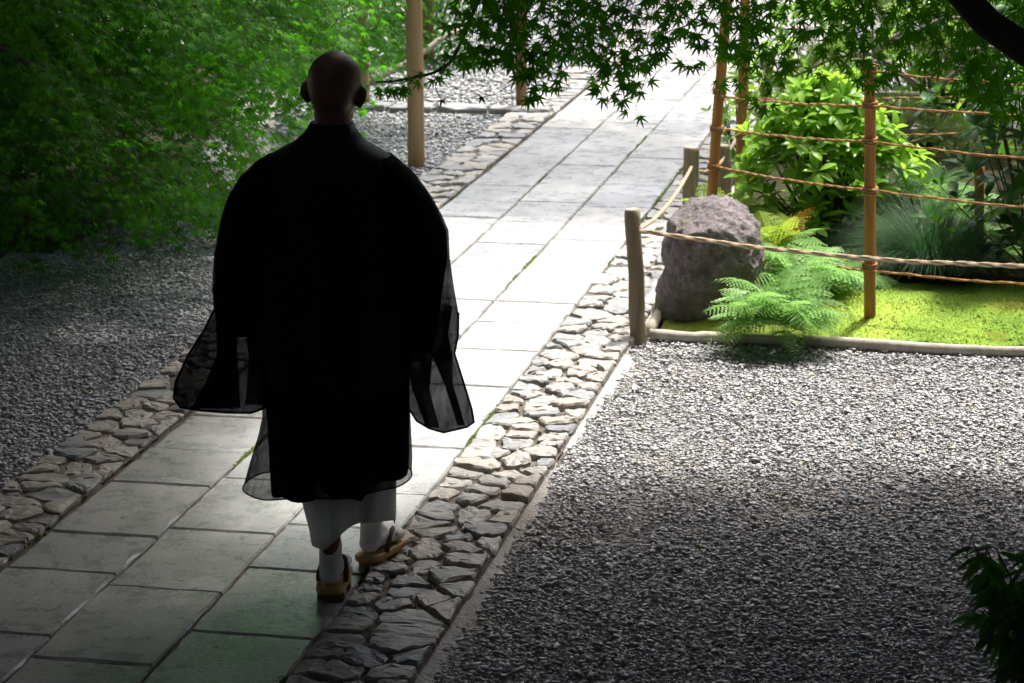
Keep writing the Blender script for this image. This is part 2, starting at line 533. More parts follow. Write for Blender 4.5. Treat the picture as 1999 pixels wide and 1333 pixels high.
def stone(name, poly, ztop, depth, mat, parent, rough=.004, bev=.008, uneven=.0, inner=True):
    """one laid stone: outline in the world's plan, worn arris, real thickness"""
    n = len(poly)
    c = Vector((sum(p.x for p in poly) / n, sum(p.y for p in poly) / n, 0))
    pts = [Vector((p.x, p.y, 0)) - c for p in poly]
    vs = []; fs = []
    def ring(f, z, un=0.0):
        k = len(vs)
        for p in pts:
            L = p.length
            q = p * max(.2, (L - f) / max(L, 1e-6))
            vs.append((q.x + random.uniform(-rough, rough) * .4, q.y + random.uniform(-rough, rough) * .4, z + random.uniform(-un, un)))
        return k
    a = ring(0, -depth); b = ring(0, -bev * 1.1, uneven * .5); d = ring(bev, 0, uneven)
    tl = (random.uniform(-1, 1) * uneven * 11, random.uniform(-1, 1) * uneven * 14)
    for i in range(d, d + n):
        x, y, z = vs[i]; vs[i] = (x, y, z + tl[0] * x + tl[1] * y)
    for p, q in ((a, b), (b, d)):
        for i in range(n):
            j = (i + 1) % n
            fs.append((p + i, p + j, q + j, q + i))
    if inner and uneven > 0:
        k = len(vs); rr = sum(p.length for p in pts) / n
        for i in range(0, n, 2):
            p = pts[i] * random.uniform(.4, .55)
            vs.append((p.x, p.y, random.uniform(-.6, 1.2) * uneven + tl[0] * p.x + tl[1] * p.y))
        m = len(vs) - k
        for i in range(m):
            i0 = (2 * i) % n; i1 = (2 * i + 1) % n; i2 = (2 * i + 2) % n
            j = (i + 1) % m
            if i2 == 0 or i < m - 1 or n % 2 == 0:
                fs += [(d + i0, d + i1, k + i), (d + i1, d + i2, k + j), (d + i1, k + j, k + i)]
            else:
                fs += [(d + i0, k + j, k + i)]
        fs.append(tuple(k + i for i in range(m)))
    else:
        fs.append(tuple(d + i for i in range(n)))
    me = bpy.data.meshes.new(name)
    me.from_pydata(vs, [], fs); me.update()
    return link(name, me, mat, parent, (c.x, c.y, ztop))

def slab_poly(u0, u1, v0, v1, j=.0045):
    out = []
    for (a, b, c, d, n) in ((u0, v0, u0, v1, 5), (u0, v1, u1, v1, 6), (u1, v1, u1, v0, 5), (u1, v0, u0, v0, 6)):
        for i in range(n):
            t = i / n
            out.append(W(a + (c - a) * t + random.uniform(-j, j), b + (d - b) * t + random.uniform(-j, j)))
    return out[::-1]

joints = {
    1: [(60, 1237), (120, 1112), (200, 1042), (320, 945), (400, 879), (470, 814), (870, 450), (900, 423), (960, 362), (1010, 301), (1060, 249), (1110, 216)],
    2: [(170, 1289), (320, 1148), (440, 1036), (520, 936), (700, 745), (800, 650), (930, 523), (975, 474), (1030, 433), (1070, 394), (1140, 323), (1180, 293), (1230, 240), (1260, 216)],
    3: [(480, 1237), (540, 1111), (600, 1026), (800, 965), (850, 873), (960, 755), (1000, 685), (1040, 632), (1080, 592), (1100, 550), (1180, 470), (1230, 405), (1290, 362), (1310, 310), (1340, 262), (1370, 216)]}
for ci, (va, vb) in {1: (C0, C1), 2: (C1, C2), 3: (C2, C3)}.items():
    us = sorted(UV(x, y)[0] for x, y in joints[ci])
    u = us[0]
    while u > U0: u -= random.uniform(.4, .62); us.insert(0, u)
    u = us[-1]
    # keep the long gaps behind the monk filled
    full = [us[0]]
    for q in us[1:]:
        n = max(1, round((q - full[-1]) / .85)) if q - full[-1] > 1.05 else 1
        st = (q - full[-1]) / n; b0 = full[-1]
        for i in range(1, n + 1): full.append(b0 + st * i)
    us = full
    while us[-1] < U1: us.append(us[-1] + random.uniform(.42, .85))
    ga = .009 if ci < 3 else .007
    for i in range(len(us) - 1):
        g0, g1 = random.uniform(.003, .006), random.uniform(.003, .006)
        ja, jb = random.uniform(.003, .008), random.uniform(.003, .008)
        stone('paving_slab', slab_poly(us[i] + g0, us[i + 1] - g1, va + ja, vb - jb), random.uniform(-.003, .004), .07, M['slab'], path, .003, .007)

# edging of split stones --------------------------------------------
def clip(poly, nx, ny, d):
    out = []
    for i in range(len(poly)):
        a, b = poly[i], poly[(i + 1) % len(poly)]
        da, db = a[0] * nx + a[1] * ny - d, b[0] * nx + b[1] * ny - d
        if da <= 0: out.append(a)
        if da * db < 0:
            t = da / (da - db); out.append((a[0] + (b[0] - a[0]) * t, a[1] + (b[1] - a[1]) * t))
    return out

def edging(name, u0, u1, v0, v1, cell, label, outer, zlift):
    mb = MB(); strip(mb, u0, u1, v0, v1, .004)
    root = tag(mb.build(name, M['joint']), label, kind='structure')
    wdt = v1 - v0
    seeds = []
    tries = 0
    while tries < 9000:
        tries += 1
        p = (random.uniform(u0, u1), random.uniform(v0 + .01, v1 - .01))
        sz = cell * (1 + .075 * max(0, p[0] - 9.5)) * (.72 + .7 * mnoise.noise((p[0] * 3.1, p[1] * 5, 3.3 + wdt)) ** 2 + .3 * random.random())
        if all(abs(p[0] - q[0]) > sz * 1.5 or ((p[0] - q[0]) / .9) ** 2 + ((p[1] - q[1]) / 1.15) ** 2 > sz * sz for q in seeds): seeds.append(p)
    cnt = 0
    for s in seeds:
        poly = [(u0, v0), (u1, v0), (u1, v1), (u0, v1)]
        for q in seeds:
            if q is s or abs(q[0] - s[0]) > .8: continue
            nx, ny = q[0] - s[0], q[1] - s[1]
            L = math.hypot(nx, ny); nx /= L; ny /= L
            poly = clip(poly, nx, ny, nx * (s[0] + q[0]) / 2 + ny * (s[1] + q[1]) / 2 - random.uniform(.003, .010))
            if len(poly) < 3: break
        if len(poly) < 3: continue
        pts = []
        for i in range(len(poly)):
            a, b = poly[i], poly[(i + 1) % len(poly)]
            L = math.hypot(b[0] - a[0], b[1] - a[1])
            if L < .004: continue
            m = 2 if L > .06 else 1
            for k in range(m):
                t = k / m + (0 if k == 0 else random.uniform(-.1, .1))
                j = .010 if k else .004
                pts.append((a[0] + (b[0] - a[0]) * t + random.uniform(-j, j), a[1] + (b[1] - a[1]) * t + random.uniform(-j, j)))
        if len(pts) < 4: continue
        qq = []
        for i in range(len(pts)):                 # worn corners
            a, b, c = pts[i - 1], pts[i], pts[(i + 1) % len(pts)]
            k = random.uniform(.12, .3)
            j = random.uniform(-.003, .003)
            qq += [(b[0] + (a[0] - b[0]) * k + j, b[1] + (a[1] - b[1]) * k), (b[0] + (c[0] - b[0]) * k, b[1] + (c[1] - b[1]) * k + j)]
        pts = qq
        cu = sum(p[0] for p in pts) / len(pts); cv = sum(p[1] for p in pts) / len(pts)
        if len(pts) % 2: pts.append(((pts[-1][0] + pts[0][0]) / 2, (pts[-1][1] + pts[0][1]) / 2))
        # rounded corners
        area = abs(sum(pts[i][0] * pts[(i + 1) % len(pts)][1] - pts[(i + 1) % len(pts)][0] * pts[i][1] for i in range(len(pts)))) / 2
        if area < .0016: continue
        shr = random.uniform(.90, .99)
        wp = [W(cu + (p[0] - cu) * shr, cv + (p[1] - cv) * shr) for p in pts][::-1]
        side = (cv - v0) / wdt if outer > 0 else (v1 - cv) / wdt
        stone('edging_stone', wp, zlift + random.uniform(-.006, .009) + .010 * side, .09, M['flag'], root, .003, random.uniform(.004, .008), .0045)
        cnt += 1
    return root, cnt

er, n1 = edging('stone_edging_right', 5.9, 25.0, C3 + .012, -1.56, .110, 'band of irregular split stones between path slabs and gravel', 1, .016)
el, n2 = edging('stone_edging_left', 6.8, 25.0, -3.40, C0 - .012, .112, 'band of split stones on the maple side of the path', -1, .010)

# pale mortar toe along the outer stones of the right band
mm = MB(); n = 160
row = []
for i in range(n + 1):
    u = 5.4 + (17.0 - 5.4) * i / n
    wv = .004 + .045 * mnoise.noise((u * 2.3, 1.7, 0)) + .028 * mnoise.noise((u * 9, 4.7, 0))
    row.append((W(u, -1.60, .01), W(u, -1.562, .000 + .008 * mnoise.noise((u * 7, 0, 9))), W(u, -1.545 + wv, -.014), W(u, -1.545 + wv + .02, -.03)))
for i in range(n):
    a, b = row[i], row[i + 1]
    for k in range(3): mm.add([a[k], b[k], b[k + 1], a[k + 1]], [(0, 3, 2, 1)])
mort = mm.build('mortar_toe', M['mortar'], er, smooth=True)

# cross row of flat stones beyond the near slabs
cm = MB(); strip(cm, 17.38, 17.62, -4.75, C0, -.008)
cross = tag(cm.build('threshold_row', M['joint']), 'row of flat pale stones laid across the gravel beside the tall pole', kind='structure')
v = -4.72
while v < C0 - .1:
    L = random.uniform(.28, .5)
    e = min(v + L, C0 - .02)
    pol = slab_poly(17.40 + random.uniform(-.02, .02), 17.60 + random.uniform(-.02, .02), v + .012, e - .012, .014)
    stone('threshold_stone', pol, .035, .08, M['flag'], cross, .01, .012, .004)
    v = e

# planted bed behind the logs: a low mossy mound
GV0, GU0, GU1, GV1 = -1.47, 10.93, 17.2, 4.2
nu, nv = 60, 56
V = []
for i in range(nu + 1):
    for j in range(nv + 1):
        u = GU0 + (GU1 - GU0) * i / nu; v = GV0 + (GV1 - GV0) * j / nv
        e = min(1, min(u - GU0, v - GV0, GU1 - u) / .5)
        z = .012 + .07 * e + .03 * e * mnoise.noise((u * 1.6, v * 1.6, 2)) + .012 * mnoise.noise((u * 7, v * 7, 5))
        V.append(W(u, v, z))
gd = MB(); gd.add(V, [(i*(nv+1)+j, i*(nv+1)+j+1, (i+1)*(nv+1)+j+1, (i+1)*(nv+1)+j) for i in range(nu) for j in range(nv)])
garden = tag(gd.build('garden_bed', M['moss_ground'], smooth=True), 'mossy planted bed behind the log edging', kind='structure')

sb_ = MB(); V = []; nu2, nv2 = 50, 50
for i in range(nu2 + 1):
    for j in range(nv2 + 1):
        v = GV0 + .06 + (GV1 - GV0 - .06) * j / nv2
        front = 11.62 + .22 * mnoise.noise((v * 1.7, 3, 1)) + .10 * mnoise.noise((v * 6, 1, 1)) + .25 * max(0, min(1, (v + .5) / .6))
        u = front + (GU1 - .1 - front) * i / nu2
        e = min(1, min(u - GU0, v - GV0, GU1 - u) / .5)
        V.append(W(u, v, .022 + .07 * e + .03 * e * mnoise.noise((u * 1.6, v * 1.6, 2)) + .012 * mnoise.noise((u * 7, v * 7, 5)) - (.03 if i == 0 else 0)))
sb_.add(V, [(i*(nv2+1)+j, i*(nv2+1)+j+1, (i+1)*(nv2+1)+j+1, (i+1)*(nv2+1)+j) for i in range(nu2) for j in range(nv2)])
tag(sb_.build('garden_soil', M['bed'], smooth=True), 'dark leaf mould under the shrubs of the planted bed', kind='structure')

def garden_z(u, v):
    e = max(0, min(1, min(u - GU0, v - GV0, GU1 - u) / .5))
    return .012 + .07 * e + .03 * e * mnoise.noise((u * 1.6, v * 1.6, 2))
def GZ(p):
    return garden_z(p.x * A2[0] + p.y * A2[1], p.x * B2[0] + p.y * B2[1])

# leaf mould bed under the left maple
lb = MB(); V = []
for i in range(31):
    for j in range(31):
        x = -9 + 7.0 * j / 30; y = 12.6 + 8 * i / 30
        edge = -2.15 + .25 * math.sin(y * .9) + (y - 13) * .12
        e = max(0, min(1, (edge - x) / .6)) * max(0, min(1, (y - 12.7) / .5))
        V.append((min(x, edge + .3), y, -.028 + .07 * e + .02 * e * mnoise.noise((x * 2, y * 2, 1))))
lb.add(V, [(i*31+j, i*31+j+1, (i+1)*31+j+1, (i+1)*31+j) for i in range(30) for j in range(30)])
bed = tag(lb.build('earth_bed', M['bed'], smooth=True), 'dark leaf mould bed beneath the spreading maple', kind='structure')

# ------------------------------------------------------------------ gravel
def gravel():
    U, Vv, S_ = [], [], []
    def region(u0, u1, v0, v1, dens, size):
        n = int((u1 - u0) * (v1 - v0) * dens)
        u = rng.uniform(u0, u1, n); v = rng.uniform(v0, v1, n)
        U.append(u); Vv.append(v); S_.append(size * np.exp(rng.normal(0, .28, n)))
    region(6.3, 10.95, -1.555, 1.4, 9800, .0081)
    region(6.9, 12.5, -5.0, -3.385, 7600, .0090)
    region(12.5, 17.4, -5.3, -3.385, 4200, .0124)
    region(17.6, 26, -6.2, -3.36, 1700, .017)
    region(17.4, 26, -1.53, .6, 1700, .017)
    u = np.concatenate(U); v = np.concatenate(Vv); s = np.concatenate(S_)
    x = u * A2[0] + v * B2[0]; y = u * A2[1] + v * B2[1]
    P = np.stack([x, y, np.full_like(x, -.022)], 1)
    px, py, d = pix(P)
    keep = (px > -130) & (px < 2130) & (py > -60) & (py < 1440)
    # worn patches where the grit shows through, and a ragged margin at the mortar
    nz = .8 * (vn(u * 1.9, v * 1.9, 11.5) + .5 * vn(u * 6, v * 6, 4.5))
    thin = np.clip((nz - .28) * 2.6, 0, .85)
    near = np.clip(1 - np.abs(v + 1.25) / .35, 0, 1) * (u < 10.6) * (u > 8)
    thin = np.maximum(thin, near * np.clip(nz + .45, 0, .8))
    edge = (v > -1.54) & (v < -1.46) & (rng.random(len(u)) < .3)
    keep &= (rng.random(len(u)) > thin) & ~edge
    ux = x < (-2.1)
    keep &= ~((y > 12.9) & (x < -2.15 + .25 * np.sin(y * .9) + (y - 13) * .12))
    keep &= ~((np.abs(u - 17.5) < .13) & (v > -4.75) & (v < C0))
    P, s, u = P[keep], s[keep], u[keep]
    N = len(P)
    base = np.array([(1, 0, 0), (-1, 0, 0), (0, 1, 0), (0, -1, 0), (0, 0, 1), (0, 0, -1)], float)
    tri = np.array([(0, 2, 4), (2, 1, 4), (1, 3, 4), (3, 0, 4), (2, 0, 5), (1, 2, 5), (3, 1, 5), (0, 3, 5)])
    sv = base[None] * (s[:, None, None] * np.stack([rng.uniform(.8, 1.35, N), rng.uniform(.6, .95, N), rng.uniform(.28, .5, N)], 1)[:, None, :])
    sv += rng.normal(0, .26, (N, 6, 3)) * s[:, None, None] * np.array([1, 1, .55])
    a = rng.uniform(0, 2 * np.pi, N); tx = rng.normal(0, .2, N); ty = rng.normal(0, .2, N)
    Z = np.stack([np.sin(tx), np.sin(ty), np.ones(N)], 1); Y = np.stack([np.cos(a), np.sin(a), np.zeros(N)], 1)
    R = frames(Y, Z)
    # put +Z exactly up-ish: frames() keeps Y, so tilt comes from Z's lean
    P[:, 2] += s * rng.uniform(.15, .95, N)
    V = np.einsum('nij,nkj->nki', R, sv) + P[:, None, :]
    T = tri[None] + (np.arange(N) * 6)[:, None, None]
    r = np.clip(rng.beta(2.0, 2.2, N), 0, 1)
    r[rng.random(N) < .012] = .99
    me = np_mesh('gravel', V.reshape(-1, 3), T.reshape(-1, 3), np.repeat(r, 8), M['gravel'])
    o = link('gravel', me)
    tag(o, 'loose grey gravel chips on both sides of the path', 'gravel', kind='stuff')
    return N
n_grav = gravel()

# moss in the joints ------------------------------------------------
def tufts(P, s):
    N = len(P)
    base = np.array([(1, 0, 0), (-.5, .87, 0), (-.5, -.87, 0), (0, 0, 1.1)], float)
    tri = np.array([(0, 1, 3), (1, 2, 3), (2, 0, 3)])
    V = base[None] * s[:, None, None] + rng.normal(0, .3, (N, 4, 3)) * s[:, None, None] + P[:, None, :]
    T = tri[None] + (np.arange(N) * 4)[:, None, None]
    return V.reshape(-1, 3), T.reshape(-1, 3), np.repeat(rng.beta(2.2, 2, N), 3)

pts = []
for vv, dens, wv, thr in ((C1, 1500, .005, .45), (C2, 900, .005, .6), (C3, 2600, .014, .12), (C0, 1200, .010, .45)):
    u = rng.uniform(6.2, 17.4, int(dens * 4))
    v_ = vv + rng.normal(0, wv, len(u)) + (.008 if vv == C3 else 0)
    k = vn(u * 1.7, u * 0 + vv * 30, .3) + .5 * vn(u * 6, u * 0 + vv * 10, 2.5) > thr
    pts.append(np.stack([u[k], v_[k]], 1))
# between the edging stones
u = rng.uniform(6.2, 12.5, 2600); v_ = rng.uniform(-1.90, -1.60, 2600)
k = vn(u * 2.2, v_ * 5, 7.3) > .45
pts.append(np.stack([u[k], v_[k]], 1))
uv = np.concatenate(pts)
P = np.stack([uv[:, 0] * A2[0] + uv[:, 1] * B2[0], uv[:, 0] * A2[1] + uv[:, 1] * B2[1], np.full(len(uv), -.006)], 1)
V, T, r = tufts(P, rng.uniform(.004, .0085, len(P)))
tag(link('joint_moss', np_mesh('joint_moss', V, T, r, M['joint_moss'])), 'green moss growing in the joints of the path', 'moss', kind='stuff')

# moss carpet of the bed
n = 120000
u = rng.uniform(GU0 + .02, 12.6, n); v_ = rng.uniform(GV0 + .02, 1.4, n)
P = np.stack([u * A2[0] + v_ * B2[0], u * A2[1] + v_ * B2[1], np.array([garden_z(a, b) for a, b in zip(u, v_)])], 1)
px, py, d = pix(P)
k = (px < 2300) & (py > 250) & ((u < 11.7 + .25 * np.clip((v_ + .5) / .6, 0, 1) + .25 * vn(v_ * 2, u, 1.5)) | (rng.random(n) < .03)) & (vn(u * 3, v_ * 3, 8.4) > -.5)
P = P[k]
P[:, 2] += .014 * vn(P[:, 0] * 9, P[:, 1] * 9, 3.5) + .004
V, T, r = tufts(P, rng.uniform(.0045, .0095, len(P)))
r = np.clip(.45 + .55 * np.repeat(vn(P[:, 0] * 5, P[:, 1] * 5, 6.5), 3) + .35 * (r - .5) + .25 * np.repeat(np.clip(P[:, 0] - 1.9, 0, 1), 3), 0, 1)
tag(link('moss_carpet', np_mesh('moss_carpet', V, T, r, M['moss'])), 'bright yellow green moss carpet inside the log edging', 'moss', kind='stuff')

# ================================================================== LOGS, POSTS, ROPES, FENCE
def log_between(p0, p1, r, label, bend=.012):
    root = Vector(p0)
    n = 16; pts = []
    for i in range(n + 1):
        t = i / n
        q = Vector(p0).lerp(Vector(p1), t)
        q += Vector((bend * mnoise.noise((t * 4, r * 90, 1)), bend * mnoise.noise((t * 4, r * 90, 7)), bend * .8 * mnoise.noise((t * 5, r * 70, 3))))
        pts.append(q)
    mb = MB(); mb.tube(pts, [r * (1 + .12 * mnoise.noise((i * .7, r * 50, 2))) for i in range(n + 1)], 12, True, .03)
    return tag(mb.build('edging_log', M['log'], None, True, origin=root), label, 'log')

cL = W(10.90, -1.50); cR = W(10.88, 1.9)
log_between(W(10.89, -1.50, .012), W(10.89, -.86, .012), .024, 'short bleached log joining the leaning post to the fern')
log_between(W(10.885, -.83, .012), W(10.87, 1.9, .016), .024, 'long bleached log holding back the bright moss', .02)
log_between(W(10.95, -1.515, .014), W(14.6, -1.52, .014), .026, 'bleached log running along the stone band beside the boulder')

def post(base, top, r, mat, name, label, cat, group=None, n=14, taper=.93, cut=None):
    base, top = Vector(base), Vector(top)
    m = 14
    mb = MB(); pts, rad = [], []
    for i in range(m + 1):
        t = i / m
        q = base.lerp(top, t)
        q += Vector((mnoise.noise((t * 3, base.x * 7, 1)), mnoise.noise((t * 3, base.x * 7, 5)), 0)) * r * .14
        pts.append(q); rad.append(r * (1 + (taper - 1) * t) * (1 + .05 * mnoise.noise((t * 5, base.x * 9, 2))))
    pts.append(pts[-1] + (top - base).normalized() * r * .10); rad.append(rad[-1] * .86)
    pts[0] = pts[0] - Vector((0, 0, .06))
    mb.tube(pts, rad, n, True, .035)
    root = empty(name, base, label, cat, group)
    shaft = mb.build('shaft', mat, root, True)
    shaft.data.polygons[-1].use_smooth = False
    if cut is not None:
        cmb = MB(); t = (top - base).normalized()
        p = pts[-1] + t * .001
        cmb.tube([p - t * .004, p + t * .0015], [rad[-1] * .97, rad[-1] * .93], n)
        cmb.build('cut_end', cut, root)
    return root, pts

P1b = G(1247, 664); P1t = PV(1235, 410, P1b.y + .01)
P2b = G(1346, 440); P2t = PV(1350, 289, P2b.y)
P3b = G(1416, 395); P3t = PV(1414, 285, P3b.y)
p1, _ = post(P1b, P1t, .0365, M['grey_wood'], 'rope_post', 'leaning weathered grey post at the corner of the log edging', 'post', 'low rope barrier posts', cut=M['log'])
p2, _ = post(P2b, P2t, .044, M['grey_wood'], 'rope_post', 'upright weathered post with pale cut top standing behind the boulder', 'post', 'low rope barrier posts', cut=M['log'])
p3, _ = post(P3b, P3t, .040, M['grey_wood'], 'rope_post', 'weathered post half hidden between the two orange stakes', 'post', 'low rope barrier posts', cut=M['log'])
P4b = W(16.6, -1.56); P4t = P4b + Vector((.01, 0, .55))
post(P4b, P4t, .040, M['grey_wood'], 'rope_post', 'farthest weathered rope post behind the maple leaves', 'post', 'low rope barrier posts', cut=M['log'])

def rope(name, a, b, sag, r, mat, label, group, pts_n=60):
    a, b = Vector(a), Vector(b)
    L = (b - a).length
    n = max(24, int(L / .012)); n = min(n, 240)
    pts = []
    for i in range(n + 1):
        t = i / n
        q = a.lerp(b, t); q.z -= sag * 4 * t * (1 - t)
        q += Vector((0, 0, .004 * mnoise.noise((t * 9, a.x * 5, a.z * 7))))
        pts.append(q)
    mb = MB(); mb.tube(pts, r, 8, True, .05, twist=.75, lobes=2, lob=.24)
    return tag(mb.build(name, mat, None, False, origin=a), label, 'rope', group)

K1 = PV(1248, 447, P1b.y - .03)
K2 = PV(1350, 325, P2b.y - .045)
rope('rope', K1, K2, .05, .0085, M['rope'], 'pale straw rope sagging from the leaning post back to the upright post', 'straw barrier ropes')
rope('rope', K1 + Vector((0, 0, -.006)), PV(2250, 517, 10.55), .055, .0095, M['rope'], 'pale straw rope crossing in front of the boulder and ferns', 'straw barrier ropes')
rope('rope', K2, P3t - Vector((0, 0.03, .06)), .05, .0085, M['rope'], 'pale straw rope behind the leaning orange stake', 'straw barrier ropes')
rope('rope', P3t - Vector((0, 0.03, .06)), P4t - Vector((0, .03, .06)), .05, .0085, M['rope'], 'farthest straw rope rising behind the straight orange stake', 'straw barrier ropes')

# orange stake fence with palm ropes
def stake(px, pb, pxt, pt, r, label, ybase=None, cat='stake'):
    b = G(px, pb, .05)
    t = PV(pxt, pt, b.y)
    return post(b, t, r, M['stake'], 'fence_stake', label, cat, 'orange fence stakes', 12, .96, M['stake'])
sA, ptsA = stake(1381, 485, 1424, -60, .027, 'leaning orange stake at the path side of the rope fence')
sB, ptsB = stake(1443, 402, 1457, -60, .028, 'straight orange stake just behind the leaning one')
sC, ptsC = stake(1699, 622, 1697, 132, .0265, 'front orange stake standing in the moss before the shrub')
sD, ptsD = stake(1911, 530, 1912, 325, .0245, 'short orange stake in the shade of the dark shrub')
A_b = G(1381, 485, .05); C_b = G(1699, 622, .05); D_b = G(1911, 530, .05); B_b = G(1443, 402, .05)
lv = [((1407, 187), (1699, 206), (2150, 226)), ((1399, 250), (1699, 276), (2150, 318)), ((1391, 323), (1699, 371), (2150, 412)),]
names = ['second highest', 'middle', 'low']
for (a, c, e), nm in zip(lv, names):
    qa = PV(*a, A_b.y - .03); qc = PV(*c, C_b.y - .028); qe = PV(*e, C_b.y - .35)
    rope('fence_rope', qa, qc, .012, .0050, M['rope_dark'], nm + ' rusty rope from the leaning stake to the front stake', 'rusty palm ropes of the stake fence')
    rope('fence_rope', qc, qe, .012, .0050, M['rope_dark'], nm + ' rusty rope from the front stake towards the dark shrub', 'rusty palm ropes of the stake fence')
qc = PV(1699, 528, C_b.y - .028)
rope('fence_rope', qc, PV(2150, 562, C_b.y - .35), .01, .0050, M['rope_dark'], 'lowest rusty rope from the front stake over the moss', 'rusty palm ropes of the stake fence')
rope('fence_rope', PV(1560, 503, C_b.y + .9), qc, .01, .0048, M['rope_dark'], 'lowest rusty rope running back from the front stake into the ferns', 'rusty palm ropes of the stake fence')
qt = PV(1698, 138, C_b.y - .028)
rope('fence_rope', qt, PV(2150, 172, C_b.y - .35), .012, .0050, M['rope_dark'], 'highest rusty rope from the top of the front stake', 'rusty palm ropes of the stake fence')
for (a, e), nm in zip((((1448, 193), (1912, 186)), ((1448, 268), (1912, 258)), ((1912, 425), (2150, 421))), ('upper', 'lower', 'lone')):
    rope('fence_rope', PV(*a, B_b.y - .03 if a[0] < 1500 else D_b.y - .03), PV(*e, D_b.y + .6 if e[0] < 2000 else D_b.y), .01, .0047, M['rope_dark'], nm + ' rusty rope at the back of the stake fence', 'rusty palm ropes of the stake fence')
# lashings round the stakes
def lash(root, pts, levels, r):
    for (px_, py_, yy) in levels:
        c = PV(px_, py_, yy)
        # nearest point on the stake at that height
        k = min(range(len(pts) - 1), key=lambda i: abs(pts[i].z - c.z))
        q = pts[k].lerp(pts[k + 1], max(0, min(1, (c.z - pts[k].z) / max(1e-4, pts[k + 1].z - pts[k].z))))
        mb = MB()
        for dz in (-.011, 0, .011):
            ring = [q + Vector((math.cos(a) * (r + .004), math.sin(a) * (r + .004), dz + .004 * math.sin(a))) for a in [2 * math.pi * i / 16 for i in range(17)]]
            mb.tube(ring, .0055, 6, False)
        mb.build('lashing', M['rope_dark'], root, True)
lash(sA, ptsA, [(1407, 187, A_b.y), (1399, 250, A_b.y), (1391, 323, A_b.y)], .027)
lash(sB, ptsB, [(1448, 197, B_b.y), (1446, 263, B_b.y)], .028)
lash(sC, ptsC, [(1699, 138, C_b.y), (1699, 206, C_b.y), (1699, 276, C_b.y), (1699, 371, C_b.y), (1699, 528, C_b.y)], .0265)
lash(sD, ptsD, [(1912, 425, D_b.y)], .0245)

# tall poles that prop the garden's maples
pa = G(812, 322); post(pa, PV(806, -260, pa.y), .052, M['cedar'], 'tall_pole', 'tall tan peeled cedar pole standing in the gravel', 'pole', None, 16, .9)
pb_ = G(1018, 213); post(pb_, PV(1018, -260, pb_.y), .042, M['cedar_brown'], 'tall_pole', 'brown cedar pole behind the hanging maple leaves', 'pole', None, 16, .92)
pc = G(712, 209); post(pc, PV(700, -200, pc.y), .040, M['cedar'], 'tall_pole', 'thin pale pole beside the background maple', 'pole', None, 14, .85)
pd_ = G(835, 120); post(pd_, PV(832, -200, pd_.y), .055, M['cedar_brown'], 'tall_pole', 'far brown pole behind the crossing props', 'pole', None, 14, .9)
def prop(a, b, r, label):
    mb = MB(); pts = [Vector(a).lerp(Vector(b), i / 8) + Vector((0, 0, .012 * math.sin(i * 1.3))) for i in range(9)]
    mb.tube(pts, [r * (1 - .02 * i) for i in range(9)], 10, True, .04)
    return tag(mb.build('tree_prop', M['prop'], None, True, origin=pts[0]), label, 'prop', 'slanting tree props')
prop(G(722, 166), PV(900, 55, 19.9), .026, 'lower slanting grey prop in front of the dark planting')
prop(G(738, 104), PV(905, -28, 21.9), .028, 'upper slanting grey prop leaning past the tall tan pole')

# ================================================================== BOULDER
def boulder():
    bm = bmesh.new()
    bmesh.ops.create_icosphere(bm, subdivisions=6, radius=1)
    c = G(1397, 628, .03)
    sc_ = FPX / math.hypot(c.y, CAM_H) * 1.0
    planes = [((.04, -.42, .90), .232), ((.60, -.22, .77), .232), ((-.52, -.28, .80), .236), ((-.97, -.22, .10), .196), ((-.86, -.50, .05), .192), ((.96, -.22, .12), .198), ((.86, -.5, .10), .196),
              ((.05, -.99, .08), .178), ((.28, -.92, -.26), .176), ((-.4, -.9, -.12), .188), ((0, 1, .1), .19), ((.7, .7, .2), .21), ((-.7, .7, .2), .21), ((0, 0, -1), .30), ((.0, .25, .97), .285), ((.35, -.68, .64), .222)]
    for vtx in bm.verts:
        d = vtx.co.normalized()
        inv = 0.0
        for n, k in planes:
            nn = Vector(n).normalized(); q = d.dot(nn)
            if q > 0: inv += (q / k) ** 34
        r = 1.0 / (inv ** (1 / 34))
        p = d * r
        f = 0.014 * mnoise.noise(p * 5 + Vector((3, 1, 0))) + .020 * (.35 - abs(mnoise.noise(p * 11))) + .016 * (.3 - abs(mnoise.noise(p * 25 + Vector((5, 0, 0))))) + .009 * (.3 - abs(mnoise.noise(p * 52))) + .003 * mnoise.noise(p * 110)
        st = p.z * 1.0 - p.x * .35 + .05 * mnoise.noise(p * 9)
        f -= .014 * max(0, math.sin(st * 38)) * (1 if p.z < .1 else .25)
        p = p + d * f
        p.x += .10 * (p.z + .1) * (1 if p.z > -.1 else 0) * .25
        p.x *= 1.06
        vtx.co = p
    me = bpy.data.meshes.new('boulder'); bm.to_mesh(me); bm.free()
    me.polygons.foreach_set('use_smooth', [True] * len(me.polygons))
    o = link('boulder', me, M['boulder'], None, c + Vector((0, .17, .24)))
    return tag(o, 'purplish grey boulder with a flat peaked top beside the low posts', 'boulder')
boulder()

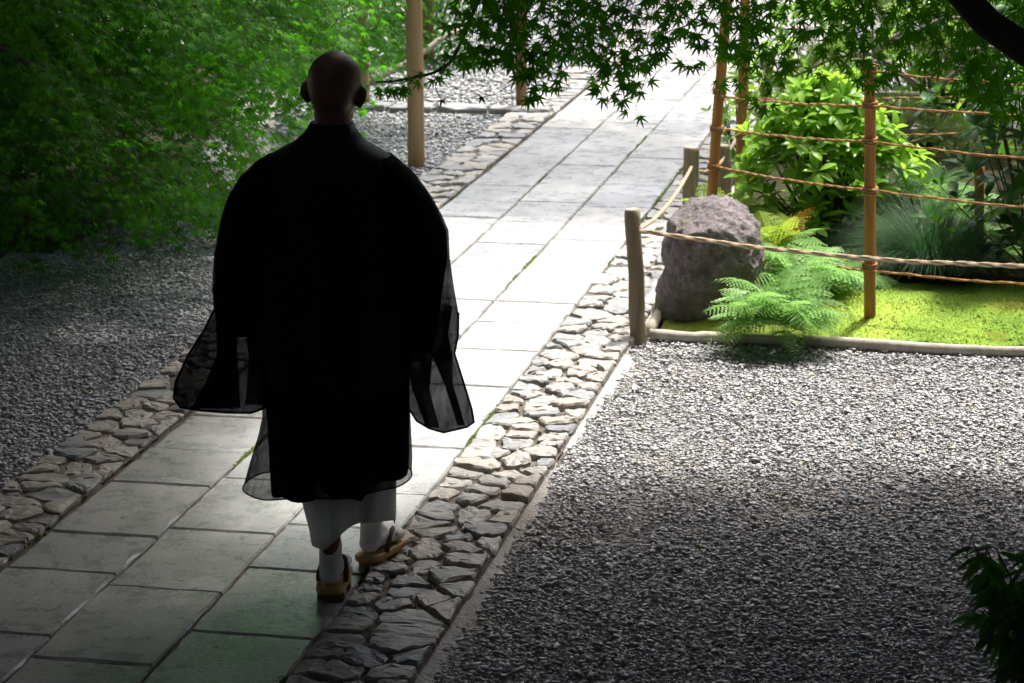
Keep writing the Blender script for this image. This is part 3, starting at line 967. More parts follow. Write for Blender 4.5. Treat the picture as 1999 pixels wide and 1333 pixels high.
# ================================================================== PLANTS
def frond_mesh(name, mat, L=.42, arch=1.0, seed=1):
    r = random.Random(seed)
    vs, fs = [], []
    n = 19
    def axis(s):
        return Vector((.02 * math.sin(s * 3 + seed), L * s * (1 - .18 * arch * s), L * (arch * (.75 * s - .95 * s * s))))
    def tri(a, b, c):
        k = len(vs); vs.extend([tuple(a), tuple(b), tuple(c)]); fs.append((k, k + 1, k + 2))
    for i in range(12):
        a, b = axis(i / 12), axis((i + 1) / 12)
        wv = Vector((.0022 * (1 - i / 14), 0, 0))
        tri(a - wv, a + wv, b + wv); tri(a - wv, b + wv, b - wv)
    for i in range(n):
        s = .16 + .83 * i / (n - 1)
        p = axis(s); t = (axis(min(1, s + .02)) - axis(s - .02)).normalized()
        ln = L * .27 * (math.sin(math.pi * min(1, (s * .93 + .12))) ** .8) * (1 - .25 * s) * r.uniform(.9, 1.08)
        for sg in (-1, 1):
            d = (Vector((sg, 0, 0)) * .93 + t * .42 + Vector((0, 0, -.18 + r.uniform(-.12, .12)))).normalized()
            side = d.cross(Vector((0, 0, 1))).normalized()
            m = 5
            for k in range(m):
                q0 = p + d * ln * (k / m) + Vector((0, 0, -.15 * ln * (k / m) ** 2))
                q1 = p + d * ln * ((k + 1) / m) + Vector((0, 0, -.15 * ln * ((k + 1) / m) ** 2))
                wd = ln * .15 * (1 - .72 * k / m)
                md = (q0 + q1) / 2 + d * ln * .07
                tri(q0, q1, md + side * wd); tri(q1, q0, md - side * wd)
    V = np.array(vs); T = np.array(fs)
    return np_mesh(name, V, T, np.clip(rng.normal(.5, .2, len(T)), 0, 1), mat)

def fern(base, n, size, mats, label, spread=(.55, 1.15), az0=0, az1=2 * math.pi):
    root = empty('fern', base, label, 'fern')
    ms = [frond_mesh('frond', m, 1.0, a, i) for i, m in enumerate(mats) for a in (.8, 1.05)]
    for i in range(n):
        o = bpy.data.objects.new('frond', ms[i % len(ms)]); COL.objects.link(o); o.parent = root
        az = az0 + (az1 - az0) * (i + random.uniform(-.4, .4)) / n
        el = random.uniform(*spread) * .62
        sz = size * random.uniform(.72, 1.12)
        o.matrix_basis = Matrix.Translation((random.uniform(-.03, .03), random.uniform(-.03, .03), .01)) @ Matrix.Rotation(az, 4, 'Z') @ Matrix.Rotation(el, 4, 'X') @ Matrix.Rotation(random.uniform(-.3, .3), 4, 'Y') @ Matrix.Scale(sz, 4)
    return root

fb = G(1522, 668, .05); fern(fb + Vector((0, .12, 0)), 50, .43, [M['fern'], M['fern']], 'large pale green fern spilling over the log before the boulder', (.0, 1.5))
fb = G(1560, 600, .06); fern(fb + Vector((0, .15, 0)), 30, .46, [M['fern']], 'upright green fern between the boulder and the front stake', (.3, 1.3))
fb = G(1520, 560, .06); fern(fb + Vector((0, .22, .02)), 18, .42, [M['fern_yellow'], M['fern_yellow'], M['fern'], M['fern_rust']], 'yellowing rusty fern behind the boulder', (.9, 1.9))
fb = G(1400, 452, .06); fern(fb, 12, .34, [M['fern_yellow']], 'small yellow fern at the foot of the leaning stake', (.8, 1.7))
fb = G(1480, 480, .06); fern(fb + Vector((0, .1, 0)), 12, .40, [M['fern_yellow'], M['fern']], 'light green fern beside the straight orange stake', (.8, 1.7))
fb = G(1640, 575, .06); fern(fb + Vector((0, .1, 0)), 16, .34, [M['fern']], 'low fern at the foot of the glossy shrub', (.3, 1.3))
fb = G(1980, 520, .06); fern(fb, 14, .36, [M['fern']], 'green fern under the dark shrub', (.3, 1.3))
fb = G(1820, 420, .06); fern(fb, 14, .45, [M['fern']], 'deep green fern behind the grass mounds', (.5, 1.6))
fb = G(1865, 455, .06); fern(fb, 12, .42, [M['fern']], 'shaded fern near the short stake', (.6, 1.5))

def shrub(name, base, rx, ry, h, whorls, lsize, mat, label, cap=300, per=(6, 9), lo=.08, up=.75, mark=None, grp=None):
    root = empty(name, base, label, 'shrub', grp)
    P, Tp, Nn, Sz = [], [], [], []
    tw = MB()
    b = Vector(base)
    for i in range(whorls):
        a = random.uniform(0, 2 * math.pi); q = math.sqrt(random.random())
        z = h * (lo + (1 - lo) * random.random() ** .8)
        prof = math.sqrt(max(.05, 1 - (z / h) ** 2.4)) * (.85 + .2 * min(1, z / (h * .4)))
        q = q ** .55
        prof *= random.uniform(.7, 1.22); z *= 1 + .16 * mnoise.noise((math.cos(a) * 2.2, math.sin(a) * 2.2, base[0] * 3))
        c = b + Vector((math.cos(a) * rx * q * prof, math.sin(a) * ry * q * prof, z))
        out = Vector((math.cos(a) * .7, math.sin(a) * .7, up + .3 * random.random())).normalized()
        mid = b + Vector(((c - b).x * .55, (c - b).y * .55, z * .5))
        if i % 4 == 0: tw.tube([b + Vector((random.uniform(-.04, .04), random.uniform(-.04, .04), 0)), mid, c], [.006, .0045, .0025], 5, False)
        n = random.randint(*per)
        ph = random.random() * 6
        for k in range(n):
            aa = ph + 2.4 * k
            o1 = out.orthogonal().normalized(); o2 = out.cross(o1)
            tip = (o1 * math.cos(aa) + o2 * math.sin(aa)) * 1.0 + out * random.uniform(.1, .9)
            P.append(c - out * lsize * .25 * random.random() + tip.normalized() * lsize * .12); Tp.append(tip.normalized()); Nn.append(out + Vector((0, 0, .6)))
            Sz.append(lsize * random.uniform(.7, 1.2))
    P = np.array(P); R = frames(jitter_dirs(np.array(Tp), .15), np.array(Nn))
    st = tw.build('stems', M['bark'], root, True)
    place_leaves(root, OVAL, mat, P, R, np.array(Sz), cap, score=np.array(Sz) * 0 - P[:, 1] + P[:, 2])
    return root

sb = G(1610, 545, .07)
shrub('broadleaf_shrub', (1.60, 12.85, .06), .52, .36, .78, 300, .090, M['shrub'], 'bright glossy broadleaf shrub behind the front stake')
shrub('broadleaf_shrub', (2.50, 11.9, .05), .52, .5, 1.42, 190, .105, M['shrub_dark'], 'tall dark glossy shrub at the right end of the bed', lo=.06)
shrub('broadleaf_shrub', (1.36, 15.2, .05), .18, .3, .62, 36, .07, M['shrub'], 'small bright plant between the path edge and the leaning stake', cap=150)
shrub('broadleaf_shrub', (2.55, 15.6, .05), .9, .6, 1.35, 330, .085, M['shrub'], 'bright green bush at the back of the bed', cap=300)
shrub('broadleaf_shrub', (3.7, 14.8, .05), .9, .6, 1.5, 330, .085, M['shrub'], 'light green bush behind the dark shrub', cap=300)
shrub('broadleaf_shrub', (1.95, 16.6, .05), .55, .4, .95, 150, .075, M['shrub'], 'leafy bush behind the pair of stakes', cap=200)

# lilyturf mound
def blade_mound(base, n, L, rad, mat, label):
    root = empty('lilyturf_mound', base, label, 'grass')
    a = rng.uniform(0, 2 * np.pi, n); q = np.sqrt(rng.random(n)) * rad
    l = L * rng.uniform(.6, 1.15, n); lean = rng.uniform(.25, 1.1, n)
    rows = 5; V = np.zeros((n, rows * 2, 3)); dirx, diry = np.cos(a), np.sin(a)
    wv = rng.uniform(.0012, .0022, n)
    for r in range(rows):
        t = r / (rows - 1)
        out = q + l * (lean * t * .75 + .2 * t * t); z = l * (t * 1.05 - .75 * t * t * lean)
        for sg in (0, 1):
            s = (sg * 2 - 1) * wv * (1 - t * .85)
            V[:, r * 2 + sg] = np.stack([out * dirx - s * diry, out * diry + s * dirx, z], 1)
    T = np.array([(2*r, 2*r+1, 2*r+3, 2*r+2) for r in range(rows - 1)])
    TT = T[None] + (np.arange(n) * rows * 2)[:, None, None]
    me = np_mesh('blades', V.reshape(-1, 3), TT.reshape(-1, 4), np.repeat(rng.random(n), rows - 1), mat)
    tag(link('blades', me, None, root), kind='stuff')
    return root
gb = G(1835, 560, .07)
blade_mound((gb.x, gb.y + .22, .07), 4200, .44, .16, M['grass'], 'grey green mound of fine drooping grass blades beside the front stake')
gb = G(1760, 500, .07)
blade_mound((gb.x, gb.y + .55, .07), 2600, .44, .14, M['grass'], 'smaller fine grass mound behind the glossy shrub')

# low garden pine
def pine(base, label):
    root = empty('garden_pine', base, label, 'pine')
    b = Vector(base)
    mb = MB(); pts = [b, b + Vector((-.12, .05, .3)), b + Vector((.08, .0, .62)), b + Vector((-.25, -.05, .85))]
    mb.tube(pts, [.035, .03, .026, .018], 9); mb.build('trunk', M['palebark'], root, True)
    ends = []
    for i in range(14):
        p = pts[1 + i % 3]; a = random.uniform(0, 2 * math.pi); L = random.uniform(.45, .95)
        e = p + Vector((math.cos(a) * L, math.sin(a) * L * .6, random.uniform(-.12, .28)))
        m = p.lerp(e, .5) + Vector((random.uniform(-.08, .08), 0, random.uniform(.02, .12)))
        br = MB(); br.tube([p, m, e], [.018, .013, .007], 6); br.build('branch', M['palebark'], root, True)
        for k in range(14): ends.append(m.lerp(e, random.uniform(.2, 1.1)) + Vector((random.uniform(-.12, .12), random.uniform(-.12, .12), random.uniform(-.02, .08))))
    n = len(ends) * 42
    C = np.repeat(np.array([tuple(e) for e in ends]), 42, 0) - np.array(b)
    d = jitter_dirs(np.tile(np.array([[0, 0, .55]]), (n, 1)), .6); L = rng.uniform(.07, .12, n)
    s = np.cross(d, rng.normal(0, 1, (n, 3))); s /= np.linalg.norm(s, axis=1, keepdims=True)
    V = np.stack([C - s * .0011, C + s * .0011, C + d * L[:, None]], 1)
    T = np.arange(n * 3).reshape(-1, 3)
    tag(link('needles', np_mesh('needles', V.reshape(-1, 3), T, rng.random(n), M['pine']), None, root), kind='stuff')
    return root
pine((2.2, 13.9, .05), 'low spreading pine with pale branches behind the rope fence')
pine((3.1, 13.6, .05), 'low pine with bent branches beside the dark shrub')

# ------------------------------------------------------------------ maples
clump_cache = {}
def clump_mesh(kind, mat, n, size, rad, flat):
    key = (kind, n)
    if key in clump_cache: return clump_cache[key]
    out = []
    for v in range(4):
        q = rng.normal(0, 1, (n, 3)); q /= np.linalg.norm(q, axis=1, keepdims=True)
        q *= (rng.random(n) ** .4)[:, None] * np.array([rad, rad, rad * flat])
        tip = q * np.array([1, 1, .3]) + rng.normal(0, .25, (n, 3)) + np.array([0, 0, -.12])
        nr = np.tile([[0, 0, 1.0]], (n, 1)) + rng.normal(0, .35, (n, 3))
        R = frames(tip, nr)
        tp = OVAL if kind == 'd' else MAP_LO
        V, T = scatter(*tp, q, R, size * rng.uniform(.75, 1.2, n))
        out.append(np_mesh('leaf_cluster', V, T, np.repeat(rng.random(n), len(tp[1])), mat))
    clump_cache[key] = out
    return out

def limb(root, pts, r0, r1, name='branch', mat=None, nn=9, sub=4):
    pts = [Vector(p) for p in pts]
    # smooth the polyline
    out = []
    for i in range(len(pts) - 1):
        p0 = pts[max(i-1, 0)]; p1 = pts[i]; p2 = pts[i+1]; p3 = pts[min(i+2, len(pts)-1)]
        for k in range(sub):
            t = k / sub
            out.append(.5 * ((2*p1) + (p2-p0)*t + (2*p0-5*p1+4*p2-p3)*t*t + (3*p1-p0-3*p2+p3)*t**3))
    out.append(pts[-1])
    m = len(out)
    mb = MB(); mb.tube(out, [r0 + (r1 - r0) * i / (m - 1) for i in range(m)], nn, True, .05)
    return mb.build(name, mat or M['bark'], root, True)

def sprays(centres, dirs, per, length, size, droop):
    """maple twigs: leaves in opposite pairs along a drooping twig, each facing up and out"""
    P, Tp, Nn, Sz, TW = [], [], [], [], []
    for c, d in zip(centres, dirs):
        c = Vector(c); d = Vector(d).normalized()
        side = d.cross(Vector((0, 0, 1)))
        side = side.normalized() if side.length > 1e-3 else Vector((1, 0, 0))
        n = random.randint(*per); L = length * random.uniform(.7, 1.3)
        pts = [c]
        for k in range(n):
            t = (k + 1) / n
            p = c + d * L * t + Vector((0, 0, -droop * L * t * t))
            pts.append(p)
            for sg in (-1, 1):
                tip = d * random.uniform(.3, .9) + side * sg * random.uniform(.4, 1.0) + Vector((0, 0, -random.uniform(.25, .8)))
                P.append(p + tip.normalized() * size * .45); Tp.append(tip)
                Nn.append(Vector((0, 0, 1)) + d * random.uniform(.0, .7) + Vector((random.gauss(0, .3), random.gauss(0, .3), 0)))
                Sz.append(size * random.uniform(.7, 1.2))
        tip = d + Vector((0, 0, -.6)); P.append(pts[-1] + tip.normalized() * size * .4); Tp.append(tip); Nn.append(Vector((0, 0, 1)) + d * .5); Sz.append(size * 1.1)
        TW.append(pts)
    return np.array(P), np.array(Tp), np.array(Nn), np.array(Sz), TW

def twig_part(root, TW, r=.0022, name='twigs'):
    mb = MB()
    for pts in TW:
        if len(pts) > 2: mb.tube(pts, [r * (1 - .6 * i / (len(pts) - 1)) for i in range(len(pts))], 4, False)
    o = mb.build(name, M['bark'], root)
    return tag(o, kind='stuff')

def clusters(root, mat, spots, n, size, rad, flat, kind):
    ms = clump_mesh(kind, mat, n, size, rad, flat)
    for p in spots:
        o = bpy.data.objects.new('leaf_cluster', random.choice(ms)); COL.objects.link(o); o.parent = root; o['kind'] = 'stuff'
        o.matrix_basis = Matrix.Translation(Vector(p) - root.location) @ Euler((random.uniform(-.3, .3), random.uniform(-.3, .3), random.uniform(0, 6.28))).to_matrix().to_4x4() @ Matrix.Scale(random.uniform(.85, 1.2), 4)

# ---- left maple, spreading low over the gravel
mL = empty('maple_tree', (-4.1, 13.2, -.02), 'broad green maple drooping low over the dark gravel', 'maple tree')
limb(mL, [(-4.1, 13.2, -.05), (-4.0, 13.1, .6), (-3.8, 13.0, 1.2), (-3.7, 13.0, 1.9), (-3.8, 13.1, 2.8)], .13, .06, 'trunk', nn=12)
for e in ([(-3.9, 13.1, .9), (-3.2, 12.7, 1.5), (-2.5, 12.4, 1.75), (-1.8, 12.4, 1.75), (-1.2, 12.5, 1.6)],
          [(-3.75, 13.0, 1.4), (-3.0, 12.3, 1.95), (-2.3, 11.9, 2.0), (-1.7, 11.8, 1.8)],
          [(-3.8, 13.1, 1.1), (-3.3, 12.2, 1.35), (-2.7, 11.7, 1.35), (-2.1, 11.5, 1.1)],
          [(-3.7, 13.0, 1.9), (-2.9, 13.2, 2.4), (-2.0, 13.3, 2.5), (-1.2, 13.3, 2.2)],
          [(-3.7, 13.0, 1.8), (-4.4, 12.2, 2.3), (-4.9, 11.6, 2.4)]):
    limb(mL, e, .045, .012)
cs, ds = [], []
out_px = [(-400, 470), (0, 445), (120, 410), (220, 385), (345, 425), (410, 345), (480, 305), (600, 240), (640, 130), (668, 60), (672, -300)]
def low_edge(px):
    for (a, b), (c, d) in zip(out_px, out_px[1:]):
        if a <= px <= c: return b + (d - b) * (px - a) / max(1, c - a)
    return -999
tries = 0
while len(cs) < 2300 and tries < 200000:
    tries += 1
    p = Vector((random.uniform(-4.4, -.75), random.uniform(11.2, 14.8), random.uniform(.25, 3.0)))
    q = np.array([tuple(p)]); px_, py_, _d = pix(q); px_, py_ = px_[0], py_[0]
    if py_ < -220 or px_ < -420: continue
    if px_ > 668 or py_ > low_edge(px_) - 26: continue
    # hollow inside: leaves sit in tiers near the outside
    tier = mnoise.noise((p.x * 1.6, p.y * 1.6, p.z * 4.2))
    if tier < .02: continue
    cs.append(p); ds.append((random.gauss(.75, .5), random.gauss(-.45, .5), random.gauss(-.22, .2)))
P, Tp, Nn, Sz, TW = sprays(cs, ds, (4, 6), .26, .076, .4)
R = frames(jitter_dirs(Tp / np.linalg.norm(Tp, axis=1, keepdims=True), .12), Nn)
px_, py_, _d = pix(P)
sco = np.where((px_ > 5) & (px_ < 690) & (py_ > 5), 10, 0) - P[:, 1] + .6 * P[:, 0]
place_leaves(mL, MAP_HI, M['maple'], P, R, Sz, 300, score=sco, bulk_tpl=MAP_LO)
twig_part(mL, TW)
clusters(mL, M['maple'], [(random.uniform(-5.6, -1.7), random.uniform(11.6, 15.4), random.uniform(2.6, 3.9)) for _ in range(110)], 300, .085, .55, .35, 'm')
inner = []
while len(inner) < 150:
    p = Vector((random.uniform(-5.2, -1.2), random.uniform(12.7, 15.2), random.uniform(.5, 2.9)))
    a_, b_, _d = pix(np.array([tuple(p)]))
    if b_[0] < low_edge(a_[0]) - 105 and a_[0] < 560: inner.append(p)
clusters(mL, M['maple'], inner, 300, .085, .55, .35, 'm')
clusters(mL, M['maple'], [(random.uniform(-5.5, -1.9), random.uniform(12.4, 15.8), random.uniform(3.0, 4.5)) for _ in range(220)] + [(random.uniform(-5.5, -1.25), random.uniform(10.3, 12.6), random.uniform(3.1, 4.5)) for _ in range(125)], 300, .085, .55, .35, 'm')  # unseen leaf masses added overhead to shade the left gravel

# ---- maple behind, over the poles, throwing broken shade on the far slabs
mB = empty('maple_tree', (-2.1, 18.9, -.02), 'sunlit maple behind the tall tan pole', 'maple tree')
limb(mB, [(-2.1, 18.9, -.05), (-2.05, 18.8, .8), (-1.9, 18.7, 1.6), (-1.7, 18.5, 2.6)], .10, .06, 'trunk', nn=10)
for e in ([(-1.95, 18.7, 1.4), (-1.5, 18.2, 1.75), (-1.1, 17.8, 1.7)], [(-1.7, 18.5, 2.5), (-.8, 18.0, 3.7), (.2, 17.6, 4.3), (1.9, 17.2, 4.6)], [(-1.7, 18.5, 2.6), (-1.0, 17.2, 3.8), (-.4, 16.4, 4.4)]):
    limb(mB, e, .04, .012)
cs, ds = [], []
tries = 0
while len(cs) < 230 and tries < 30000:
    tries += 1
    p = Vector((random.uniform(-1.9, -.55), random.uniform(16.4, 18.4), random.uniform(.5, 2.4)))
    px_, py_, _d = pix(np.array([tuple(p)])); px_, py_ = px_[0], py_[0]
    lo = 175 if px_ < 740 else 130
    if py_ > lo - 12 or py_ < -160 or px_ < 560 or px_ > 785: continue
    if mnoise.noise((p.x * 2.2, p.y * 2.2, p.z * 5)) < -.08: continue
    cs.append(p); ds.append((random.gauss(.3, .6), random.gauss(-.5, .5), random.gauss(-.15, .2)))
P, Tp, Nn, Sz, TW = sprays(cs, ds, (4, 6), .26, .075, .4)
R = frames(Tp, Nn)
place_leaves(mB, MAP_HI, M['maple'], P, R, Sz, 250, score=-P[:, 1])
twig_part(mB, TW)
clusters(mB, M['maple'], [(random.uniform(-2.6, 2.3), random.uniform(15.7, 19.2), random.uniform(4.0, 5.2)) for _ in range(95)], 300, .085, .55, .35, 'm')

# dark planting behind the props
def dark_bush(base, rx, ry, h, n, label):
    root = empty('evergreen_bush', base, label, 'bush')
    q = rng.normal(0, 1, (n, 3)); q /= np.linalg.norm(q, axis=1, keepdims=True)
    q[:, 2] = np.abs(q[:, 2]); f = rng.random(n) ** .35
    wob = np.array([1 + .25 * mnoise.noise((a * 2.5, b * 2.5, c * 2.5 + base[0])) for a, b, c in q])
    P = q * (f * wob)[:, None] * np.array([rx, ry, h]) + np.array(base)
    R = frames(q + rng.normal(0, .5, (n, 3)), q + np.array([0, 0, .8]) + rng.normal(0, .4, (n, 3)))
    st = MB()
    for i in range(7):
        e = Vector(base) + Vector((random.uniform(-.6, .6) * rx, random.uniform(-.6, .6) * ry, h * .75))
        st.tube([Vector(base), Vector(base).lerp(e, .5) + Vector((.05, 0, .05)), e], [.02, .014, .006], 5)
    st.build('stems', M['bark'], root, True)
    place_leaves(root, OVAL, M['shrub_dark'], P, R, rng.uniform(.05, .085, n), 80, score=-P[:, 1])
    return root
dark_bush((-1.5, 19.6, 0), .75, .5, .8, 1500, 'dark evergreen bush behind the thin pale pole')
dark_bush((-.75, 20.6, 0), .55, .5, .75, 1200, 'dark evergreen bush behind the tall tan pole')
dark_bush((-2.6, 20.5, 0), .9, .6, 1.2, 1500, 'dark evergreen bush at the foot of the sunlit maple')
dark_bush((-3.3, 17.0, 0), .9, .7, .9, 1600, 'low evergreen bush deep under the drooping maple')
shrub('broadleaf_shrub', (4.7, 17.0, 0), 1.1, .7, 1.8, 300, .09, M['shrub'], 'tall leafy bush closing the back of the bed', cap=150)
shrub('broadleaf_shrub', (3.0, 17.9, 0), 1.1, .6, 1.5, 300, .09, M['shrub'], 'leafy bush beyond the low pines', cap=150)

# ---- near maple whose branches hang across the top of the view
mN = empty('maple_tree', (3.0, 6.7, -.02), 'near maple hanging dark leaves over the path', 'maple tree')
limb(mN, [(3.0, 6.7, -.05), (2.85, 6.7, .5), (2.45, 6.68, 1.02), (1.9, 6.66, 1.43), PV(1990, 88, 6.62), PV(1880, -8, 6.6), (.75, 6.7, 2.4), (.2, 6.9, 3.0), (-.8, 7.0, 3.5)], .062, .022, 'trunk', nn=12)
for e in ([(1.9, 6.66, 1.43), (2.3, 7.4, 2.3), (2.4, 8.2, 3.2), (2.2, 9.2, 3.7)], [(.75, 6.7, 2.4), (.9, 7.2, 2.9), (.6, 8.0, 3.4), (.4, 8.8, 3.8)],
          [(.2, 6.9, 3.0), (-.2, 7.6, 3.3), (-.8, 8.5, 3.7), (-1.6, 9.2, 3.9)], [(1.0, 6.62, 2.2), (.6, 6.75, 2.45), (.0, 6.9, 2.42), (-.35, 6.95, 2.2)],
          [(2.45, 6.68, 1.02), (3.2, 6.3, 2.0), (3.7, 6.0, 3.1)]):
    limb(mN, e, .035, .010)
# hanging sprays, lower limit read along the view
edge_px = [(690, 60), (860, 95), (900, 120), (960, 112), (1000, 125), (1040, 195), (1090, 165), (1150, 175), (1190, 185), (1235, 225), (1275, 205), (1300, 95), (1345, 105), (1375, 175), (1420, 150), (1470, 195), (1500, 235), (1530, 175), (1600, 140), (1690, 165), (1760, 140), (1830, 165), (1900, 190), (2000, 235), (2300, 250)]
def hang(px):
    for (a, b), (c, d) in zip(edge_px, edge_px[1:]):
        if a <= px <= c: return b + (d - b) * (px - a) / (c - a)
    return 0
P, Tp, Nn, Sz, TW = [], [], [], [], []
for i in range(150):
    x0 = random.uniform(880, 1290) if i < 58 else (random.uniform(1300, 1480) if i < 74 else random.uniform(1470, 2250))
    Y = random.uniform(6.4, 7.4) + (.35 if x0 > 1400 else 0)
    bot = hang(x0) - 12 - 95 * random.random() ** 1.4
    top = bot - random.uniform(90, 330)
    if 1285 < x0 < 1345: bot = min(bot, 80)
    dx = random.choice((-1, 1)) * random.uniform(30, 190)
    if x0 - dx < 905 and dx > 0: dx = -dx
    n = max(3, int(math.hypot(bot - top, dx) / 34))
    pts = []
    for k in range(n + 1):
        t = k / n
        pts.append(PV(x0 + dx * (t - 1), top + (bot - top) * t ** 1.35, Y - .1 * t))
    TW.append(pts)
    ax_ = (pts[-1] - pts[0]).normalized()
    for k, p in enumerate(pts):
        for sg in ((-1, 1) if k < n else (-1, 0, 1)):
            if random.random() < .15: continue
            a = sg * random.uniform(.25, 1.1)
            tip = Vector((math.sin(a) + .5 * ax_.x, random.uniform(-.4, .3), -math.cos(a)))
            s = .062 * random.uniform(.7, 1.15)
            P.append(p + tip.normalized() * s * .5); Tp.append(tip); Sz.append(s)
            Nn.append(Vector((random.gauss(0, .35), -.8 + random.gauss(0, .35), random.uniform(.0, .9))))
# the thin branch that reaches across to the tall pole
bp = [PV(905, 70, 7.0), PV(880, 120, 7.0), PV(850, 140, 7.02), PV(815, 150, 7.05), PV(770, 158, 7.05), PV(735, 160, 7.08)]
limb(mN, [PV(960, -60, 6.95), PV(930, 10, 6.97)] + bp, .006, .0025, 'branch', nn=6)
for k in range(30):
    t = random.random() ** .8; j = min(4, int(t * 5)); p = bp[j].lerp(bp[j + 1], t * 5 - j)
    tip = Vector((random.uniform(-.9, .6), random.uniform(-.3, .3), -random.uniform(-.2, 1)))
    s = .058 * random.uniform(.7, 1.15)
    P.append(p + tip.normalized() * s * .5); Tp.append(tip); Sz.append(s); Nn.append(Vector((random.gauss(0, .5), -.6 + random.gauss(0, .4), random.uniform(0, 1))))
P = np.array(P); Tp = np.array(Tp); Nn = np.array(Nn); Sz = np.array(Sz)
px_, py_, _d = pix(P)
R = frames(Tp, Nn)
place_leaves(mN, MAP_HI, M['maple'], P, R, Sz, 300, score=np.where((px_ > 5) & (px_ < 1994), py_, -999))
twig_part(mN, TW, .0018)
# curled dry leaves dangling from threads
for (a, b_, c, d_) in ((848, 140, 862, 195), (1003, 160, 940, 190)):
    q0, q1 = PV(a, b_, 7.0), PV(c, d_, 7.0)
    mb = MB(); mb.tube([q0, q0.lerp(q1, .5) + Vector((-.006, 0, -.012)), q1], .0012, 4, False); mb.build('stalk', M['bark'], mN)
    lf = MB()
    for k in range(7):
        e = q1 + Vector((random.uniform(-.018, .018), random.uniform(-.018, .018), random.uniform(-.028, .014)))
        lf.add([q1 + Vector((.004, 0, 0)), q1 + Vector((-.004, .003, 0)), e], [(0, 1, 2)])
    lf.build('withered_leaf', M['bark'], mN)
# added canopy tree above the view, its crown placed to shade the near path
mO = empty('shade_canopy_tree', (-5.6, 8.6, -.03), 'added unseen canopy tree shading the near end of the path', 'tree')
limb(mO, [(-5.6, 8.6, -.08), (-5.5, 8.6, 1.2), (-5.3, 8.6, 2.4), (-4.6, 8.6, 3.5)], .2, .13, 'trunk', nn=12)
for e in ([(-4.6, 8.6, 3.5), (-2.5, 8.3, 4.3), (0, 8.0, 4.8), (2.5, 8.0, 4.7), (4.6, 8.2, 4.3)], [(-4.9, 8.6, 3.1), (-3.4, 9.3, 3.8), (-1.6, 9.7, 4.1)], [(-4.8, 8.6, 3.2), (-3.2, 7.4, 3.9), (-1.2, 6.8, 4.3)]):
    limb(mO, e, .10, .03)
# its foliage, massed and thinned to set where shade falls
spots = []
for i in range(560):
    x = random.uniform(-5.6, 5.6); y = random.uniform(6.0, 10.5)
    z = random.uniform(3.1, 4.9)
    if x > -.3 and y > 9.7: continue
    if y > 10.2: continue
    if -2.2 < x < .5 and y < 9.8 and random.random() < .68: continue
    if .9 < x + .22 * (3.75 - z) < 4.2 and 7.3 < y + .385 * (3.75 - z) < 8.6 and random.random() < .35: continue
    spots.append((x, y, z))
spots += [(random.uniform(-7.6, -3.0), random.uniform(9.6, 12.4), random.uniform(3.3, 4.9)) for _ in range(110)] + [(random.uniform(-7.0, -2.0), random.uniform(10.4, 15.2), random.uniform(3.6, 5.0)) for _ in range(120)] + [(random.uniform(-1.5, -.65), random.uniform(10.5, 11.9), random.uniform(3.3, 4.6)) for _ in range(22)]  # further masses placed to shade the left maple and gravel
clusters(mO, M['evergreen'], spots, 330, .12, .62, .32, 'd')

# ---- added trees ringing the garden unseen, put there to block sky light
def sky_block_tree(x, y, h, label):
    root = empty('sky_block_tree', (x, y, -.03), label, 'tree', 'added unseen trees blocking sky light')
    limb(root, [(x, y, -.1), (x + .1, y, h * .4), (x - .05, y + .1, h * .92)], .22, .05, 'trunk', nn=10)
    for k in range(5):
        a = k * 1.3 + x; z = h * (.35 + .12 * k)
        limb(root, [(x, y, z), (x + math.cos(a) * 1.0, y + math.sin(a) * 1.0, z + .5), (x + math.cos(a) * 2.0, y + math.sin(a) * 2.0, z + .7)], .07, .02)
    ms = clump_mesh('d', M['evergreen'], 330, .11, .62, .32)
    for k in range(46):
        z = h * random.uniform(.22, 1.0); rr = 2.5 * math.sqrt(max(.06, 1 - ((z / h - .55) / .5) ** 2)) * random.uniform(.3, 1); a = random.uniform(0, 6.28)
        o = bpy.data.objects.new('leaf_cluster', random.choice(ms)); COL.objects.link(o); o.parent = root; o['kind'] = 'stuff'
        o.matrix_basis = Matrix.Translation((math.cos(a) * rr, math.sin(a) * rr, z)) @ Euler((random.uniform(-.3, .3), random.uniform(-.3, .3), a)).to_matrix().to_4x4() @ Matrix.Scale(random.uniform(1.7, 2.5), 4)
for k in range(9): sky_block_tree(-14 + 4.1 * k + random.uniform(-.5, .5), 36 + random.uniform(-1.5, 2), random.uniform(5.5, 7.5), 'added unseen tree blocking low sky beyond the far end of the path')
for k in range(6): sky_block_tree(-9.5 + random.uniform(-.6, .6), 5 + 4.6 * k, random.uniform(8, 10), 'added unseen tree blocking side sky beyond the spreading maple')
for k in range(6): sky_block_tree(10.0 + random.uniform(-.6, .6), 4 + 4.6 * k, random.uniform(7, 9), 'added unseen tree blocking side sky beyond the planted bed')

for x, lab in ((-6.9, 'added unseen hedge blocking side light beside the canopy tree trunk'), (6.6, 'added unseen hedge blocking side light beyond the near maple trunk')):
    hd = empty('light_block_hedge', (x, 4.6, -.03), lab, 'hedge')  # hedge added outside the view to cut side light on the near ground
    st = MB()
    for k in range(12): st.tube([(x, .2 + k * .8, -.05), (x + .05, .25 + k * .8, 1.2), (x - .05, .2 + k * .8, 2.3)], [.03, .022, .01], 6)
    st.build('stems', M['bark'], hd, True)
    clusters(hd, M['evergreen'], [(x + random.uniform(-.3, .3), random.uniform(-.2, 9.4), random.uniform(.25, 2.6)) for _ in range(150)], 330, .12, .62, .32, 'd')

